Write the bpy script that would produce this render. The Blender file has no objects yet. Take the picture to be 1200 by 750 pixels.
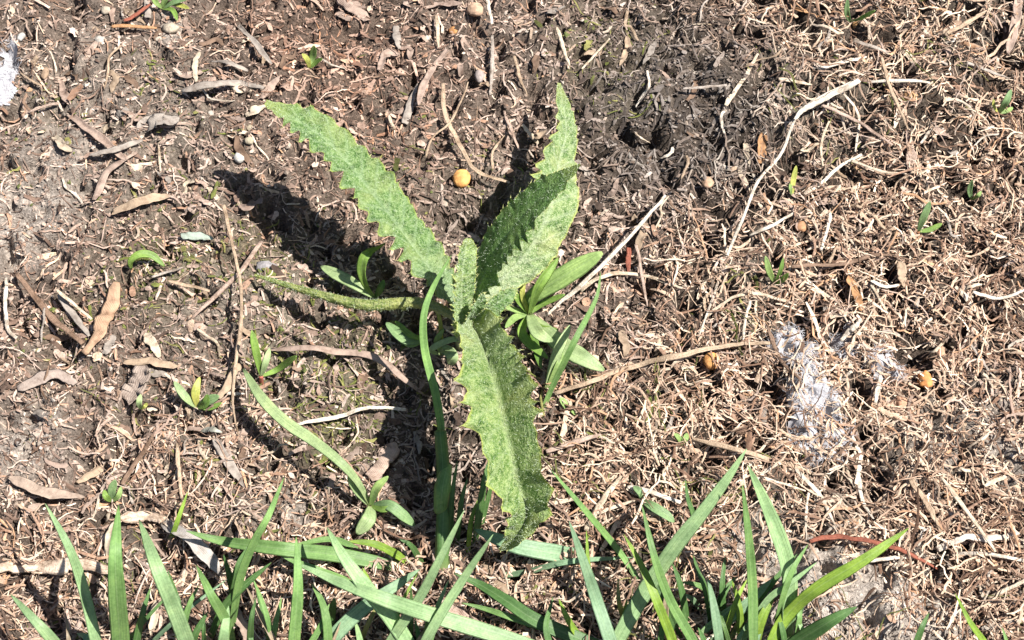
import bpy, bmesh, math, random
import numpy as np
from mathutils import Vector, Matrix

# ------------------------------------------------------------------ camera
W, H_ = 1200.0, 750.0
DEP = math.radians(62)                     # camera looks down at 62 degrees
HFOV = math.radians(42)
DIST = 0.13 / math.tan(HFOV / 2)           # 26 cm of ground across the middle of the frame
scene = bpy.context.scene
cam_d = bpy.data.cameras.new('camera'); cam = bpy.data.objects.new('camera', cam_d)
scene.collection.objects.link(cam); scene.camera = cam
CP = np.array([0.0, -math.cos(DEP) * DIST, math.sin(DEP) * DIST])
cam.location = CP
cam.rotation_euler = (math.pi / 2 - DEP, 0, 0)
cam_d.sensor_width = 36; cam_d.lens = 18 / math.tan(HFOV / 2)
cam_d.clip_start = 0.005; cam_d.clip_end = 100
# ------------------------------------------------------------------ light
SUN_EL, SUN_AZ = math.radians(59), math.radians(-4)   # from the right of the frame
world = bpy.data.worlds.new('World'); scene.world = world; world.use_nodes = True
wn = world.node_tree
sky = wn.nodes.new('ShaderNodeTexSky'); sky.sky_type = 'NISHITA'; sky.sun_disc = False
sky.sun_elevation = SUN_EL; sky.sun_rotation = math.pi / 2 - SUN_AZ
bg = wn.nodes['Background']; bg.inputs['Strength'].default_value = 0.05
wn.links.new(sky.outputs[0], bg.inputs[0])
sd = bpy.data.lights.new('sun', 'SUN'); sd.energy = 5.0; sd.angle = math.radians(0.5); sd.color = (1, 0.965, 0.91)
sun = bpy.data.objects.new('sun', sd); scene.collection.objects.link(sun)
sdir = Vector((math.cos(SUN_EL) * math.cos(SUN_AZ), math.cos(SUN_EL) * math.sin(SUN_AZ), math.sin(SUN_EL)))
sun.rotation_euler = sdir.to_track_quat('Z', 'Y').to_euler(); sun.location = (0.5, 0, 0.8)
scene.view_settings.view_transform = 'Standard'; scene.view_settings.look = 'None'
scene.view_settings.exposure = 1.0; scene.view_settings.gamma = 1
scene.cycles.max_bounces = 6; scene.cycles.transparent_max_bounces = 6

# ------------------------------------------------------------------ numeric helpers
rng = np.random.default_rng(7)
random.seed(7)
FWD = np.array([0, math.cos(DEP), -math.sin(DEP)]); UPV = np.array([0, math.sin(DEP), math.cos(DEP)]); RT = np.array([1.0, 0, 0])
FL = (W / 2) / math.tan(HFOV / 2)

def _hash(ix, iy, seed):
    h = (ix.astype(np.int64) * 374761393 + iy.astype(np.int64) * 668265263 + seed * 1442695041) & 0xffffffff
    h = ((h ^ (h >> 13)) * 1274126177) & 0xffffffff
    return ((h ^ (h >> 16)) & 0xffff) / 65535.0
def vnoise(x, y, seed=0):
    ix = np.floor(x); iy = np.floor(y); fx = x - ix; fy = y - iy
    fx = fx * fx * (3 - 2 * fx); fy = fy * fy * (3 - 2 * fy)
    a = _hash(ix, iy, seed); b = _hash(ix + 1, iy, seed); c = _hash(ix, iy + 1, seed); d = _hash(ix + 1, iy + 1, seed)
    return (a * (1 - fx) + b * fx) * (1 - fy) + (c * (1 - fx) + d * fx) * fy
def fbm(x, y, s, oct=3, seed=0):
    t = 0; a = 1; n = 0
    for k in range(oct):
        t = t + a * vnoise(x / s, y / s, seed + k * 17); n += a; a *= 0.5; s *= 0.5
    return t / n

def ray(px, py):
    d = FWD + RT * ((px - W / 2) / FL) - UPV * ((py - H_ / 2) / FL)
    return d
def at0(px, py, h=0.0):
    d = ray(px, py); k = (h - CP[2]) / d[2]
    return CP + d * k
def to_px(x, y, z=0.0):
    vx = x - CP[0]; vy = y - CP[1]; vz = z - CP[2]
    f = vx * FWD[0] + vy * FWD[1] + vz * FWD[2]; u = vy * UPV[1] + vz * UPV[2]
    return W / 2 + FL * vx / f, H_ / 2 - FL * u / f
MMPX = 0.26 / 1200                                   # metres of ground for one photo pixel at the middle

# hollows and rises of the ground, at places read from the photograph: (px, py, radius px, depth mm)
PITS = [(540, 262, 34, 3.0), (620, 165, 26, 2.5), (985, 170, 34, 3.5), (1005, 150, 30, 2.5), (1000, 560, 34, 3.5), (830, 150, 22, 3),
        (1140, 300, 26, 3), (870, 290, 22, 2.5), (500, 480, 60, 4), (520, 560, 50, 4), (340, 255, 60, 2.5), (570, 700, 60, 3),
        (800, 600, 40, 3), (255, 415, 16, 3), (110, 365, 16, 2), (170, 480, 18, 2), (350, 600, 40, 3), (860, 690, 40, 4),
        (640, 360, 36, 3), (1050, 120, 26, 2), (1170, 380, 30, 2.5), (60, 700, 40, 3), (280, 720, 40, 3), (745, 350, 24, 3), (690, 700, 40, 3),
        (260, 20, 18, 2), (180, 170, 14, 1.5), (1025, 580, 24, 3), (940, 570, 20, 3), (700, 640, 40, 2.5), (935, 190, 26, 2.5), (1100, 700, 26, 2)]
RISES = [(1000, 725, 70, 2.5), (940, 450, 60, 2), (60, 470, 80, 2), (110, 250, 90, 2), (760, 120, 60, 2), (1080, 530, 40, 2), (300, 60, 80, 1.5), (90, 60, 80, 1.5)]
_g = [(at0(a, b)[0], at0(a, b)[1], r * MMPX, -d * 1e-3) for a, b, r, d in PITS] + [(at0(a, b)[0], at0(a, b)[1], r * MMPX, d * 1e-3) for a, b, r, d in RISES]
def Hg(x, y):
    x = np.asarray(x, float); y = np.asarray(y, float)
    z = (fbm(x + 3, y + 3, 0.045, 3, 1) - 0.5) * 0.010 + (fbm(x + 5, y + 1, 0.006, 3, 5) - 0.5) * 0.0056 - np.clip(fbm(x + 8, y + 6, 0.0042, 2, 45) - 0.54, 0, 1) * 0.018
    for gx, gy, r, d in _g:
        q = ((x - gx) ** 2 + (y - gy) ** 2) / (r * r)
        z = z + d * 1.25 * np.exp(-q)
    far = np.clip((np.hypot(x, y) - 0.35) / 0.2, 0, 1)
    return z * (1 - 0.8 * far)
def at(px, py, h=0.0):
    """point h metres above the ground surface, seen at pixel px, py"""
    z = h
    for _ in range(4):
        p = at0(px, py, z); z = float(Hg(p[0], p[1])) + h
    return at0(px, py, z)

def catmull(P, n):
    P = np.asarray(P, float); m = len(P)
    Q = np.vstack([2 * P[0] - P[1], P, 2 * P[-1] - P[-2]])
    d = np.r_[0, np.cumsum(np.linalg.norm(np.diff(P, axis=0), axis=1))]
    s = np.linspace(0, d[-1], n); out = np.zeros((n, P.shape[1]))
    for i, v in enumerate(s):
        k = min(max(np.searchsorted(d, v, side='right') - 1, 0), m - 2)
        t = (v - d[k]) / max(d[k + 1] - d[k], 1e-12)
        a, b, c, e = Q[k], Q[k + 1], Q[k + 2], Q[k + 3]
        out[i] = 0.5 * (2 * b + (c - a) * t + (2 * a - 5 * b + 4 * c - e) * t * t + (3 * b - a - 3 * c + e) * t ** 3)
    return out, s / d[-1]
def nrm(a):
    return a / np.maximum(np.linalg.norm(a, axis=-1, keepdims=True), 1e-12)

# ------------------------------------------------------------------ mesh / object helpers
COL = scene.collection
def make_mesh(name, V, F, col=None, uv=None, smooth=True):
    me = bpy.data.meshes.new(name)
    F = F if isinstance(F, list) else [F]
    V = np.asarray(V, np.float32)
    me.vertices.add(len(V)); me.vertices.foreach_set('co', V.ravel())
    idx = np.concatenate([f.ravel() for f in F]).astype(np.int32)
    tot = np.concatenate([np.full(len(f), f.shape[1]) for f in F])
    st = np.r_[0, np.cumsum(tot)[:-1]].astype(np.int32)
    me.loops.add(len(idx)); me.loops.foreach_set('vertex_index', idx)
    me.polygons.add(len(tot)); me.polygons.foreach_set('loop_start', st)
    me.polygons.foreach_set('use_smooth', np.full(len(tot), smooth))
    me.update(calc_edges=True)
    if col is not None:
        ca = me.color_attributes.new('tint', 'FLOAT_COLOR', 'POINT')
        ca.data.foreach_set('color', np.c_[col, np.ones(len(V))].astype(np.float32).ravel())
    if uv is not None:
        ul = me.uv_layers.new(name='uv'); ul.data.foreach_set('uv', np.asarray(uv, np.float32)[idx].ravel())
    return me
def obj(name, me, mat, parent=None, color=None):
    o = bpy.data.objects.new(name, me); COL.objects.link(o)
    if mat and me and not me.materials: me.materials.append(mat)
    if parent:
        o.parent = parent; o.matrix_parent_inverse = Matrix.Translation(-Vector(parent.location))
    if color is not None: o.color = (*color, 1)
    return o
def empty(name, loc):
    o = bpy.data.objects.new(name, None); COL.objects.link(o); o.location = tuple(loc); o.empty_display_size = 0.01
    return o
def tag(o, label=None, cat=None, group=None, kind=None):
    if label: o['label'] = label
    if cat: o['category'] = cat
    if group: o['group'] = group
    if kind: o['kind'] = kind
    return o

# ------------------------------------------------------------------ materials
class NT:
    def __init__(s, name):
        s.m = bpy.data.materials.new(name); s.m.use_nodes = True; s.t = s.m.node_tree; s.b = s.t.nodes['Principled BSDF']; s.out = s.t.nodes['Material Output']
    def n(s, ty, **k):
        x = s.t.nodes.new(ty)
        for a, v in k.items():
            if a.startswith('i_'): x.inputs[int(a[2:]) if a[2:].isdigit() else a[2:]].default_value = v
            else: setattr(x, a, v)
        return x
    def l(s, a, b): s.t.links.new(a, b)
    def noise(s, scale, detail=3, vec=None, rough=0.6):
        x = s.n('ShaderNodeTexNoise'); x.inputs['Scale'].default_value = scale; x.inputs['Detail'].default_value = detail; x.inputs['Roughness'].default_value = rough
        if vec is not None: s.l(vec, x.inputs['Vector'])
        return x
    def mix(s, fac, a, b, mode='MIX'):
        x = s.n('ShaderNodeMix', data_type='RGBA', blend_type=mode)
        for v, i in ((fac, 0), (a, 6), (b, 7)):
            if hasattr(v, 'is_linked') or hasattr(v, 'links'): s.l(v, x.inputs[i])
            else: x.inputs[i].default_value = v if i == 0 else ((*v, 1) if len(v) == 3 else v)
        return x.outputs[2]
    def ramp(s, fac, stops):
        x = s.n('ShaderNodeValToRGB'); r = x.color_ramp
        while len(r.elements) < len(stops): r.elements.new(0.5)
        for e, (p, c) in zip(r.elements, stops): e.position = p; e.color = (*c, 1) if len(c) == 3 else c
        s.l(fac, x.inputs[0]); return x.outputs[0]
    def math(s, op, a, b=None, c=None):
        x = s.n('ShaderNodeMath', operation=op)
        for i, v in enumerate((a, b, c)):
            if v is None: continue
            if hasattr(v, 'links'): s.l(v, x.inputs[i])
            else: x.inputs[i].default_value = v
        return x.outputs[0]
    def bump(s, h, strength, dist):
        x = s.n('ShaderNodeBump'); x.inputs['Strength'].default_value = strength; x.inputs['Distance'].default_value = dist
        s.l(h, x.inputs['Height']); s.l(x.outputs[0], s.b.inputs['Normal']); return x
    def translucent(s, colour, fac, normal=None):
        tr = s.n('ShaderNodeBsdfTranslucent'); s.l(colour, tr.inputs[0]); mx = s.n('ShaderNodeMixShader'); mx.inputs[0].default_value = fac
        s.l(s.b.outputs[0], mx.inputs[1]); s.l(tr.outputs[0], mx.inputs[2]); s.l(mx.outputs[0], s.out.inputs['Surface'])

def mat_litter(name, from_attr, rough=0.85, spec=0.25, stretch=1.0):
    t = NT(name)
    geo = t.n('ShaderNodeTexCoord')
    if from_attr:
        base = t.n('ShaderNodeAttribute', attribute_name='tint').outputs['Color']
    else:
        base = t.n('ShaderNodeObjectInfo').outputs['Color']
    n1 = t.noise(700, 3, geo.outputs['Object']); n2 = t.noise(2600, 2, geo.outputs['Object'])
    v = t.ramp(n1.outputs[0], [(0.3, (0.62, 0.58, 0.55)), (0.5, (1, 1, 1)), (0.72, (1.22, 1.22, 1.2))])
    c = t.mix(1.0, base, v, 'MULTIPLY')
    v2 = t.ramp(n2.outputs[0], [(0.32, (0.72, 0.7, 0.68)), (0.55, (1.05, 1.05, 1.05))])
    c = t.mix(0.8, c, v2, 'MULTIPLY')
    t.l(c, t.b.inputs['Base Color']); t.b.inputs['Roughness'].default_value = rough; t.b.inputs['Specular IOR Level'].default_value = spec
    t.bump(n2.outputs[0], 0.5, 0.0003)
    return t.m
M_stuff = mat_litter('litter_fibre', True)
def mat_straw():
    t = NT('dry_straw'); uv = t.n('ShaderNodeUVMap', uv_map='uv'); oi = t.n('ShaderNodeObjectInfo'); co = t.n('ShaderNodeTexCoord').outputs['Object']
    mp = t.n('ShaderNodeMapping'); mp.inputs['Scale'].default_value = (14, 2.2, 1); t.l(uv.outputs[0], mp.inputs['Vector'])
    ad = t.n('ShaderNodeVectorMath', operation='ADD'); t.l(mp.outputs[0], ad.inputs[0]); cx = t.n('ShaderNodeCombineXYZ'); t.l(t.math('MULTIPLY', oi.outputs['Random'], 40.0), cx.inputs[2]); t.l(cx.outputs[0], ad.inputs[1])
    n0 = t.noise(1.0, 3, ad.outputs[0]); n1 = t.noise(260, 4, co); n2 = t.noise(1900, 2, co)
    c = t.mix(1.0, oi.outputs['Color'], t.ramp(n0.outputs[0], [(0.3, (0.55, 0.5, 0.46)), (0.5, (1, 1, 1)), (0.7, (1.2, 1.2, 1.2))]), 'MULTIPLY')
    c = t.mix(1.0, c, t.ramp(n1.outputs[0], [(0.32, (0.5, 0.45, 0.4)), (0.52, (1, 1, 1)), (0.7, (1.15, 1.15, 1.15))]), 'MULTIPLY')
    c = t.mix(0.7, c, t.ramp(n2.outputs[0], [(0.35, (0.65, 0.62, 0.6)), (0.55, (1.05, 1.05, 1.05))]), 'MULTIPLY')
    t.l(c, t.b.inputs['Base Color']); t.b.inputs['Roughness'].default_value = 0.65; t.b.inputs['Specular IOR Level'].default_value = 0.35
    t.bump(t.math('ADD', n0.outputs[0], n2.outputs[0]), 0.6, 0.0004); return t.m
M_straw = mat_straw()

def mat_deadleaf():
    t = NT('dead_leaf'); uv = t.n('ShaderNodeUVMap', uv_map='uv'); sep = t.n('ShaderNodeSeparateXYZ'); t.l(uv.outputs[0], sep.inputs[0])
    base = t.n('ShaderNodeObjectInfo').outputs['Color']; co = t.n('ShaderNodeTexCoord').outputs['Object']
    n1 = t.noise(450, 4, co); n2 = t.noise(2200, 2, co)
    v = t.ramp(n1.outputs[0], [(0.3, (0.55, 0.5, 0.47)), (0.5, (1, 1, 1)), (0.7, (1.25, 1.24, 1.22))])
    c = t.mix(1.0, base, v, 'MULTIPLY')
    str_ = t.math('SINE', t.math('MULTIPLY', sep.outputs[0], 60.0))
    s2 = t.math('MULTIPLY_ADD', str_, 0.5, 0.5)
    c = t.mix(0.25, c, t.ramp(s2, [(0, (0.6, 0.56, 0.52)), (1, (1.1, 1.1, 1.1))]), 'MULTIPLY')
    t.l(c, t.b.inputs['Base Color']); t.b.inputs['Roughness'].default_value = 0.7; t.b.inputs['Specular IOR Level'].default_value = 0.3
    h = t.math('ADD', t.math('MULTIPLY', s2, 0.5), n2.outputs[0]); t.bump(h, 0.5, 0.0003)
    return t.m
M_dead = mat_deadleaf()

def mat_ground():
    t = NT('soil'); base = t.n('ShaderNodeAttribute', attribute_name='tint').outputs['Color']; co = t.n('ShaderNodeTexCoord').outputs['Object']
    n1 = t.noise(260, 5, co); n2 = t.noise(1400, 4, co); n3 = t.noise(5000, 2, co)
    c = t.mix(1.0, base, t.ramp(n1.outputs[0], [(0.3, (0.55, 0.52, 0.5)), (0.55, (1, 1, 1)), (0.75, (1.5, 1.45, 1.4))]), 'MULTIPLY')
    c = t.mix(1.0, c, t.ramp(n2.outputs[0], [(0.3, (0.5, 0.48, 0.46)), (0.55, (1, 1, 1)), (0.72, (1.7, 1.65, 1.6))]), 'MULTIPLY')
    t.l(c, t.b.inputs['Base Color']); t.b.inputs['Roughness'].default_value = 0.95; t.b.inputs['Specular IOR Level'].default_value = 0.1
    h = t.math('ADD', n2.outputs[0], t.math('MULTIPLY', n3.outputs[0], 0.4)); t.bump(h, 0.9, 0.0012)
    return t.m
M_ground = mat_ground()

def mat_thistle():
    t = NT('thistle_leaf'); uv = t.n('ShaderNodeUVMap', uv_map='uv'); sep = t.n('ShaderNodeSeparateXYZ'); t.l(uv.outputs[0], sep.inputs[0])
    co = t.n('ShaderNodeTexCoord').outputs['Object']
    u = t.math('ABSOLUTE', t.math('MULTIPLY_ADD', sep.outputs[0], 2.0, -1.0)); v = sep.outputs[1]
    n1 = t.noise(300, 5, co, 0.7); n2 = t.noise(1250, 3, co); n3 = t.noise(3600, 2, co)
    c = t.ramp(n1.outputs[0], [(0.36, (0.035, 0.095, 0.012)), (0.5, (0.095, 0.19, 0.04)), (0.66, (0.23, 0.33, 0.115))])
    # cobwebby bloom: pale speckle
    c = t.mix(t.ramp(n2.outputs[0], [(0.46, (0, 0, 0)), (0.60, (0.65, 0.65, 0.65))]), c, (0.29, 0.39, 0.155))
    c = t.mix(t.ramp(n3.outputs[0], [(0.53, (0, 0, 0)), (0.66, (0.5, 0.5, 0.5))]), c, (0.42, 0.48, 0.29))
    c = t.mix(t.ramp(v, [(0.0, (0.5, 0.5, 0.5)), (0.3, (0, 0, 0))]), c, (0.40, 0.46, 0.30))
    c = t.mix(0.5, c, t.ramp(n3.outputs[0], [(0.36, (0.45, 0.52, 0.4)), (0.5, (1, 1, 1)), (0.66, (1.3, 1.25, 1.35))]), 'MULTIPLY')
    n0 = t.noise(95, 3, co); c = t.mix(t.ramp(n0.outputs[0], [(0.5, (0, 0, 0)), (0.7, (0.6, 0.6, 0.6))]), c, (0.36, 0.40, 0.15))
    # side veins running out and forward from the midrib
    ph = t.math('SINE', t.math('MULTIPLY', t.math('SUBTRACT', v, t.math('MULTIPLY', u, 0.09)), 88.0))
    vein = t.math('POWER', t.math('MULTIPLY_ADD', ph, 0.5, 0.5), 10.0)
    c = t.mix(t.math('MULTIPLY', vein, 0.3), c, (0.36, 0.45, 0.26))
    rib = t.ramp(u, [(0.0, (0.38, 0.38, 0.38)), (0.05, (0.25, 0.25, 0.25)), (0.13, (0, 0, 0))])
    c = t.mix(rib, c, (0.36, 0.45, 0.26))
    edge = t.ramp(u, [(0.90, (0, 0, 0)), (0.985, (0.7, 0.7, 0.7))])
    c = t.mix(edge, c, (0.36, 0.42, 0.09))
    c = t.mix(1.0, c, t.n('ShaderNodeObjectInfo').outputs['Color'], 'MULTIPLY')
    tip = t.ramp(v, [(0.88, (0, 0, 0)), (1.0, (0.5, 0.5, 0.5))])
    c = t.mix(tip, c, (0.36, 0.38, 0.10))
    t.l(c, t.b.inputs['Base Color']); t.b.inputs['Roughness'].default_value = 0.6; t.b.inputs['Specular IOR Level'].default_value = 0.3
    h = t.math('ADD', t.math('MULTIPLY', n2.outputs[0], 0.8), t.math('ADD', t.math('MULTIPLY', n3.outputs[0], 0.3), t.math('MULTIPLY', vein, -0.1)))
    t.bump(h, 0.9, 0.001)
    t.translucent(t.mix(1.0, c, (1.1, 1.35, 0.5), 'MULTIPLY'), 0.2)
    return t.m
M_thistle = mat_thistle()

def mat_grass(name, tr, mott):
    t = NT(name); uv = t.n('ShaderNodeUVMap', uv_map='uv'); sep = t.n('ShaderNodeSeparateXYZ'); t.l(uv.outputs[0], sep.inputs[0])
    co = t.n('ShaderNodeTexCoord').outputs['Object']; base = t.n('ShaderNodeObjectInfo').outputs['Color']
    n1 = t.noise(220, 3, co); n2 = t.noise(1800, 2, co)
    c = t.mix(1.0, base, t.ramp(n1.outputs[0], [(0.3, (0.72, 0.76, 0.7)), (0.5, (1, 1, 1)), (0.7, (1.25, 1.18, 1.15))]), 'MULTIPLY')
    st = t.math('MULTIPLY_ADD', t.math('SINE', t.math('MULTIPLY', sep.outputs[0], 95.0)), 0.5, 0.5)
    c = t.mix(mott, c, t.ramp(st, [(0, (0.75, 0.8, 0.7)), (1, (1.1, 1.08, 1.1))]), 'MULTIPLY')
    oi = t.n('ShaderNodeObjectInfo'); mp = t.n('ShaderNodeMapping'); mp.inputs['Scale'].default_value = (16, 2.5, 1); t.l(uv.outputs[0], mp.inputs['Vector'])
    ad = t.n('ShaderNodeVectorMath', operation='ADD'); t.l(mp.outputs[0], ad.inputs[0]); cx = t.n('ShaderNodeCombineXYZ'); t.l(t.math('MULTIPLY', oi.outputs['Random'], 40.0), cx.inputs[2]); t.l(cx.outputs[0], ad.inputs[1])
    n4 = t.noise(1.0, 4, ad.outputs[0])
    c = t.mix(0.9, c, t.ramp(n4.outputs[0], [(0.3, (0.68, 0.72, 0.62)), (0.5, (1, 1, 1)), (0.7, (1.28, 1.22, 1.25))]), 'MULTIPLY')
    mid = t.math('ABSOLUTE', t.math('MULTIPLY_ADD', sep.outputs[0], 2.0, -1.0))
    c = t.mix(t.ramp(mid, [(0.0, (0.35, 0.35, 0.35)), (0.1, (0, 0, 0))]), c, (0.33, 0.42, 0.22))
    c = t.mix(0.45, c, t.ramp(n2.outputs[0], [(0.3, (0.6, 0.65, 0.6)), (0.6, (1.15, 1.12, 1.15))]), 'MULTIPLY')
    c = t.mix(t.ramp(sep.outputs[1], [(0.0, (0.55, 0.55, 0.55)), (0.12, (0, 0, 0))]), c, (0.33, 0.36, 0.14))
    t.l(c, t.b.inputs['Base Color']); t.b.inputs['Roughness'].default_value = 0.42; t.b.inputs['Specular IOR Level'].default_value = 0.45
    t.bump(t.math('ADD', t.math('MULTIPLY', st, 0.4), t.math('MULTIPLY', n2.outputs[0], 0.6)), 0.4, 0.0003)
    t.translucent(t.mix(1.0, c, (1.2, 1.5, 0.45), 'MULTIPLY'), tr)
    return t.m
M_grass = mat_grass('grass_blade', 0.27, 0.22)
M_herb = mat_grass('herb_leaf', 0.3, 0.12)
def mat_plain(name, mul=(1, 1, 1), rough=0.7, scale=900, spec=0.3, lo=0.7, bump=0.3):
    t = NT(name); co = t.n('ShaderNodeTexCoord').outputs['Object']; base = t.n('ShaderNodeObjectInfo').outputs['Color']
    n1 = t.noise(scale, 4, co)
    c = t.mix(1.0, base, t.ramp(n1.outputs[0], [(0.3, (lo, lo, lo)), (0.6, (1.1, 1.1, 1.1))]), 'MULTIPLY')
    t.l(c, t.b.inputs['Base Color']); t.b.inputs['Roughness'].default_value = rough; t.b.inputs['Specular IOR Level'].default_value = spec
    t.bump(n1.outputs[0], bump, 0.0005); return t.m
M_stem = mat_plain('green_stem', rough=0.5)
M_stone = mat_plain('stone', rough=0.9, spec=0.2, lo=0.6, bump=0.6)
M_seed = mat_plain('seed_coat', rough=0.75, spec=0.2, lo=0.5, scale=420, bump=0.8)
M_fluff = mat_plain('seed_fluff', rough=1.0, spec=0.0, lo=0.85, scale=900, bump=0.35)
M_hair = mat_plain('plant_hair', rough=0.6, lo=0.95)

# ------------------------------------------------------------------ the zones of the ground
def blob(px, py, L):
    s = 0
    for a, b, r, k in L: s = s + k * np.exp(-(((px - a) ** 2 + ((py - b) * 1.1) ** 2) / (r * r)))
    return s
def zones(x, y):
    px, py = to_px(x, y); w = (fbm(x + 9, y + 2, 0.03, 3, 31) - 0.5)
    strawy = np.clip((px - 640 + 260 * w) / 170, 0, 1) * 0.85 + np.clip((py - 430 + 260 * w) / 160, 0, 1) * 0.6
    strawy = np.clip(strawy - blob(px, py, [(790, 110, 95, .8), (30, 540, 60, .6), (1180, 470, 50, .25)]), 0.12, 1)
    sand = np.clip(blob(px, py, [(1000, 728, 95, 1.3), (950, 690, 55, 1.1), (1090, 530, 55, .8), (1195, 540, 50, .8), (25, 520, 50, .7), (15, 270, 55, .7), (870, 635, 35, .9),
                                 (1100, 735, 45, .7), (110, 110, 90, .3), (1180, 470, 50, .5), (240, 340, 40, .3), (60, 200, 60, .4), (340, 600, 30, .6), (200, 35, 20, .8), (1010, 30, 30, .3)]) + w * 0.6, 0, 1)
    dark = np.clip(blob(px, py, [(780, 110, 120, 1.0), (850, 180, 70, .6), (740, 200, 60, .4), (530, 250, 60, .5), (1000, 570, 60, .4), (500, 520, 90, .6)]) + w * 0.5, 0, 1)
    red = np.clip(blob(px, py, [(420, 70, 120, .8), (340, 30, 80, .6), (480, 200, 90, .5), (60, 330, 80, .3), (160, 250, 80, .3)]) + w * 0.5, 0, 1)
    moss = np.clip(blob(px, py, [(195, 315, 55, .9), (300, 300, 50, .7), (400, 470, 60, .7), (80, 370, 40, .5), (420, 400, 50, .6), (390, 520, 40, .7), (330, 400, 40, .5), (170, 95, 50, .25), (690, 60, 60, .35), (60, 120, 50, .3)]) + w * 0.7, 0, 1)
    return strawy, sand, dark, red, moss

# ------------------------------------------------------------------ the ground sheet
def build_ground():
    xi = np.linspace(-0.19, 0.19, 400); yi = np.linspace(-0.15, 0.19, 360)
    ext = np.array([0.21, 0.25, 0.32, 0.45, 0.7, 1.2, 2.5, 6, 20.0])
    X = np.r_[-ext[::-1], xi, ext]; Y = np.r_[-(ext[::-1]), yi, ext]
    gx, gy = np.meshgrid(X, Y, indexing='ij'); gx = gx.ravel(); gy = gy.ravel()
    z = Hg(gx, gy)
    s, sand, dark, red, moss = zones(gx, gy)
    c = np.array([0.205, 0.16, 0.13]) + 0 * gx[:, None]
    def lerp(c, k, t): return c + (np.array(t) - c) * k[:, None]
    c = lerp(c, s * 0.8, (0.03, 0.02, 0.014)); c = lerp(c, dark * 0.7, (0.055, 0.046, 0.038)); c = lerp(c, red * 0.5, (0.09, 0.054, 0.038))
    c = lerp(c, moss * 0.55, (0.11, 0.11, 0.04)); c = lerp(c, sand * 0.95, (0.50, 0.44, 0.385))
    n, m = len(X), len(Y); i, j = np.meshgrid(np.arange(n - 1), np.arange(m - 1), indexing='ij'); a = (i * m + j).ravel()
    F = np.c_[a, a + m, a + m + 1, a + 1]
    o = obj('ground', make_mesh('ground', np.c_[gx, gy, z], F, c), M_ground); o['kind'] = 'structure'
build_ground()

# ------------------------------------------------------------------ loose litter that nobody could count
def scatter(n, dens=None):
    """points over the ground in view and a margin round it, thinned by dens(zones)"""
    px = rng.uniform(-170, 1370, n); py = rng.uniform(-110, 870, n)
    d = FWD[None] + RT[None] * ((px - W / 2) / FL)[:, None] - UPV[None] * ((py - H_ / 2) / FL)[:, None]
    k = -CP[2] / d[:, 2]; p = CP + d * k[:, None]
    x, y = p[:, 0], p[:, 1]; z = zones(x, y)
    if dens is not None:
        hole = np.clip((fbm(x + 8, y + 6, 0.0042, 2, 45) - 0.52) / 0.08, 0, 1); keep = rng.random(n) < dens(*z) * (1 - 0.75 * hole * (0.35 + 0.65 * z[0])); x, y = x[keep], y[keep]; z = [q[keep] for q in z]
    return x, y, z
def pick(pal, wts, n):
    pal = np.array(pal); w = np.array(wts, float); return pal[rng.choice(len(pal), n, p=w / w.sum())]
def ribbons(x, y, lift, L, w, yaw, pitch, curv, arch, roll, col, seg=4, follow=0.6, curl=0.0, ends=(0.55, 0.95, 1, 0.9, 0.3), wob=0.12, kink=0.18):
    n = len(x); R = seg + 1
    s = np.linspace(-0.5, 0.5, R)
    smid = (s[:-1] + s[1:]) / 2
    ang = yaw[:, None] + curv[:, None] * smid[None] + rng.normal(0, kink, (n, seg))
    dx = np.cos(ang) * (L / seg)[:, None]; dy = np.sin(ang) * (L / seg)[:, None]
    X = np.c_[np.zeros(n), np.cumsum(dx, 1)]; Y = np.c_[np.zeros(n), np.cumsum(dy, 1)]
    X += (x - X.mean(1))[:, None]; Y += (y - Y.mean(1))[:, None]
    Hv = Hg(X, Y); Hc = Hg(x, y)
    Z = follow * Hv + (1 - follow) * Hc[:, None] + lift[:, None] + np.sin(pitch)[:, None] * L[:, None] * s[None] + curl * L[:, None] * (0.25 - s[None] ** 2 * 2)
    Z = np.maximum(Z, Hv + 0.00005)
    a2 = np.c_[ang[:, :1], (ang[:, 1:] + ang[:, :-1]) / 2, ang[:, -1:]]
    tp = np.interp(s, [-0.5, -0.3, 0, 0.25, 0.5], list(ends))[None] * w[:, None] * 0.5 * (1 + rng.normal(0, wob, (n, R)))
    nx, ny = -np.sin(a2), np.cos(a2)
    V = np.zeros((n, R, 3, 3))
    for k, sg in ((0, -1), (2, 1)):
        V[:, :, k, 0] = X + nx * tp * sg; V[:, :, k, 1] = Y + ny * tp * sg; V[:, :, k, 2] = Z + roll[:, None] * tp * sg
    V[:, :, 1, 0] = X; V[:, :, 1, 1] = Y; V[:, :, 1, 2] = Z + arch[:, None] * tp
    base = (np.arange(n) * R * 3)[:, None, None, None] + (np.arange(seg) * 3)[None, :, None, None] + np.arange(2)[None, None, :, None]
    F = (base + np.array([0, 3, 4, 1])[None, None, None]).reshape(-1, 4)
    C = np.repeat(col, R * 3, axis=0)
    return V.reshape(-1, 3), F, C
TAN = [(0.41, 0.295, 0.22), (0.52, 0.405, 0.305), (0.60, 0.51, 0.41), (0.30, 0.20, 0.145), (0.19, 0.118, 0.082), (0.10, 0.064, 0.045), (0.44, 0.275, 0.17)]
GRY = [(0.355, 0.275, 0.23), (0.44, 0.355, 0.305), (0.26, 0.19, 0.155), (0.17, 0.118, 0.092), (0.53, 0.44, 0.38), (0.10, 0.07, 0.055), (0.37, 0.24, 0.17)]
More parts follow.
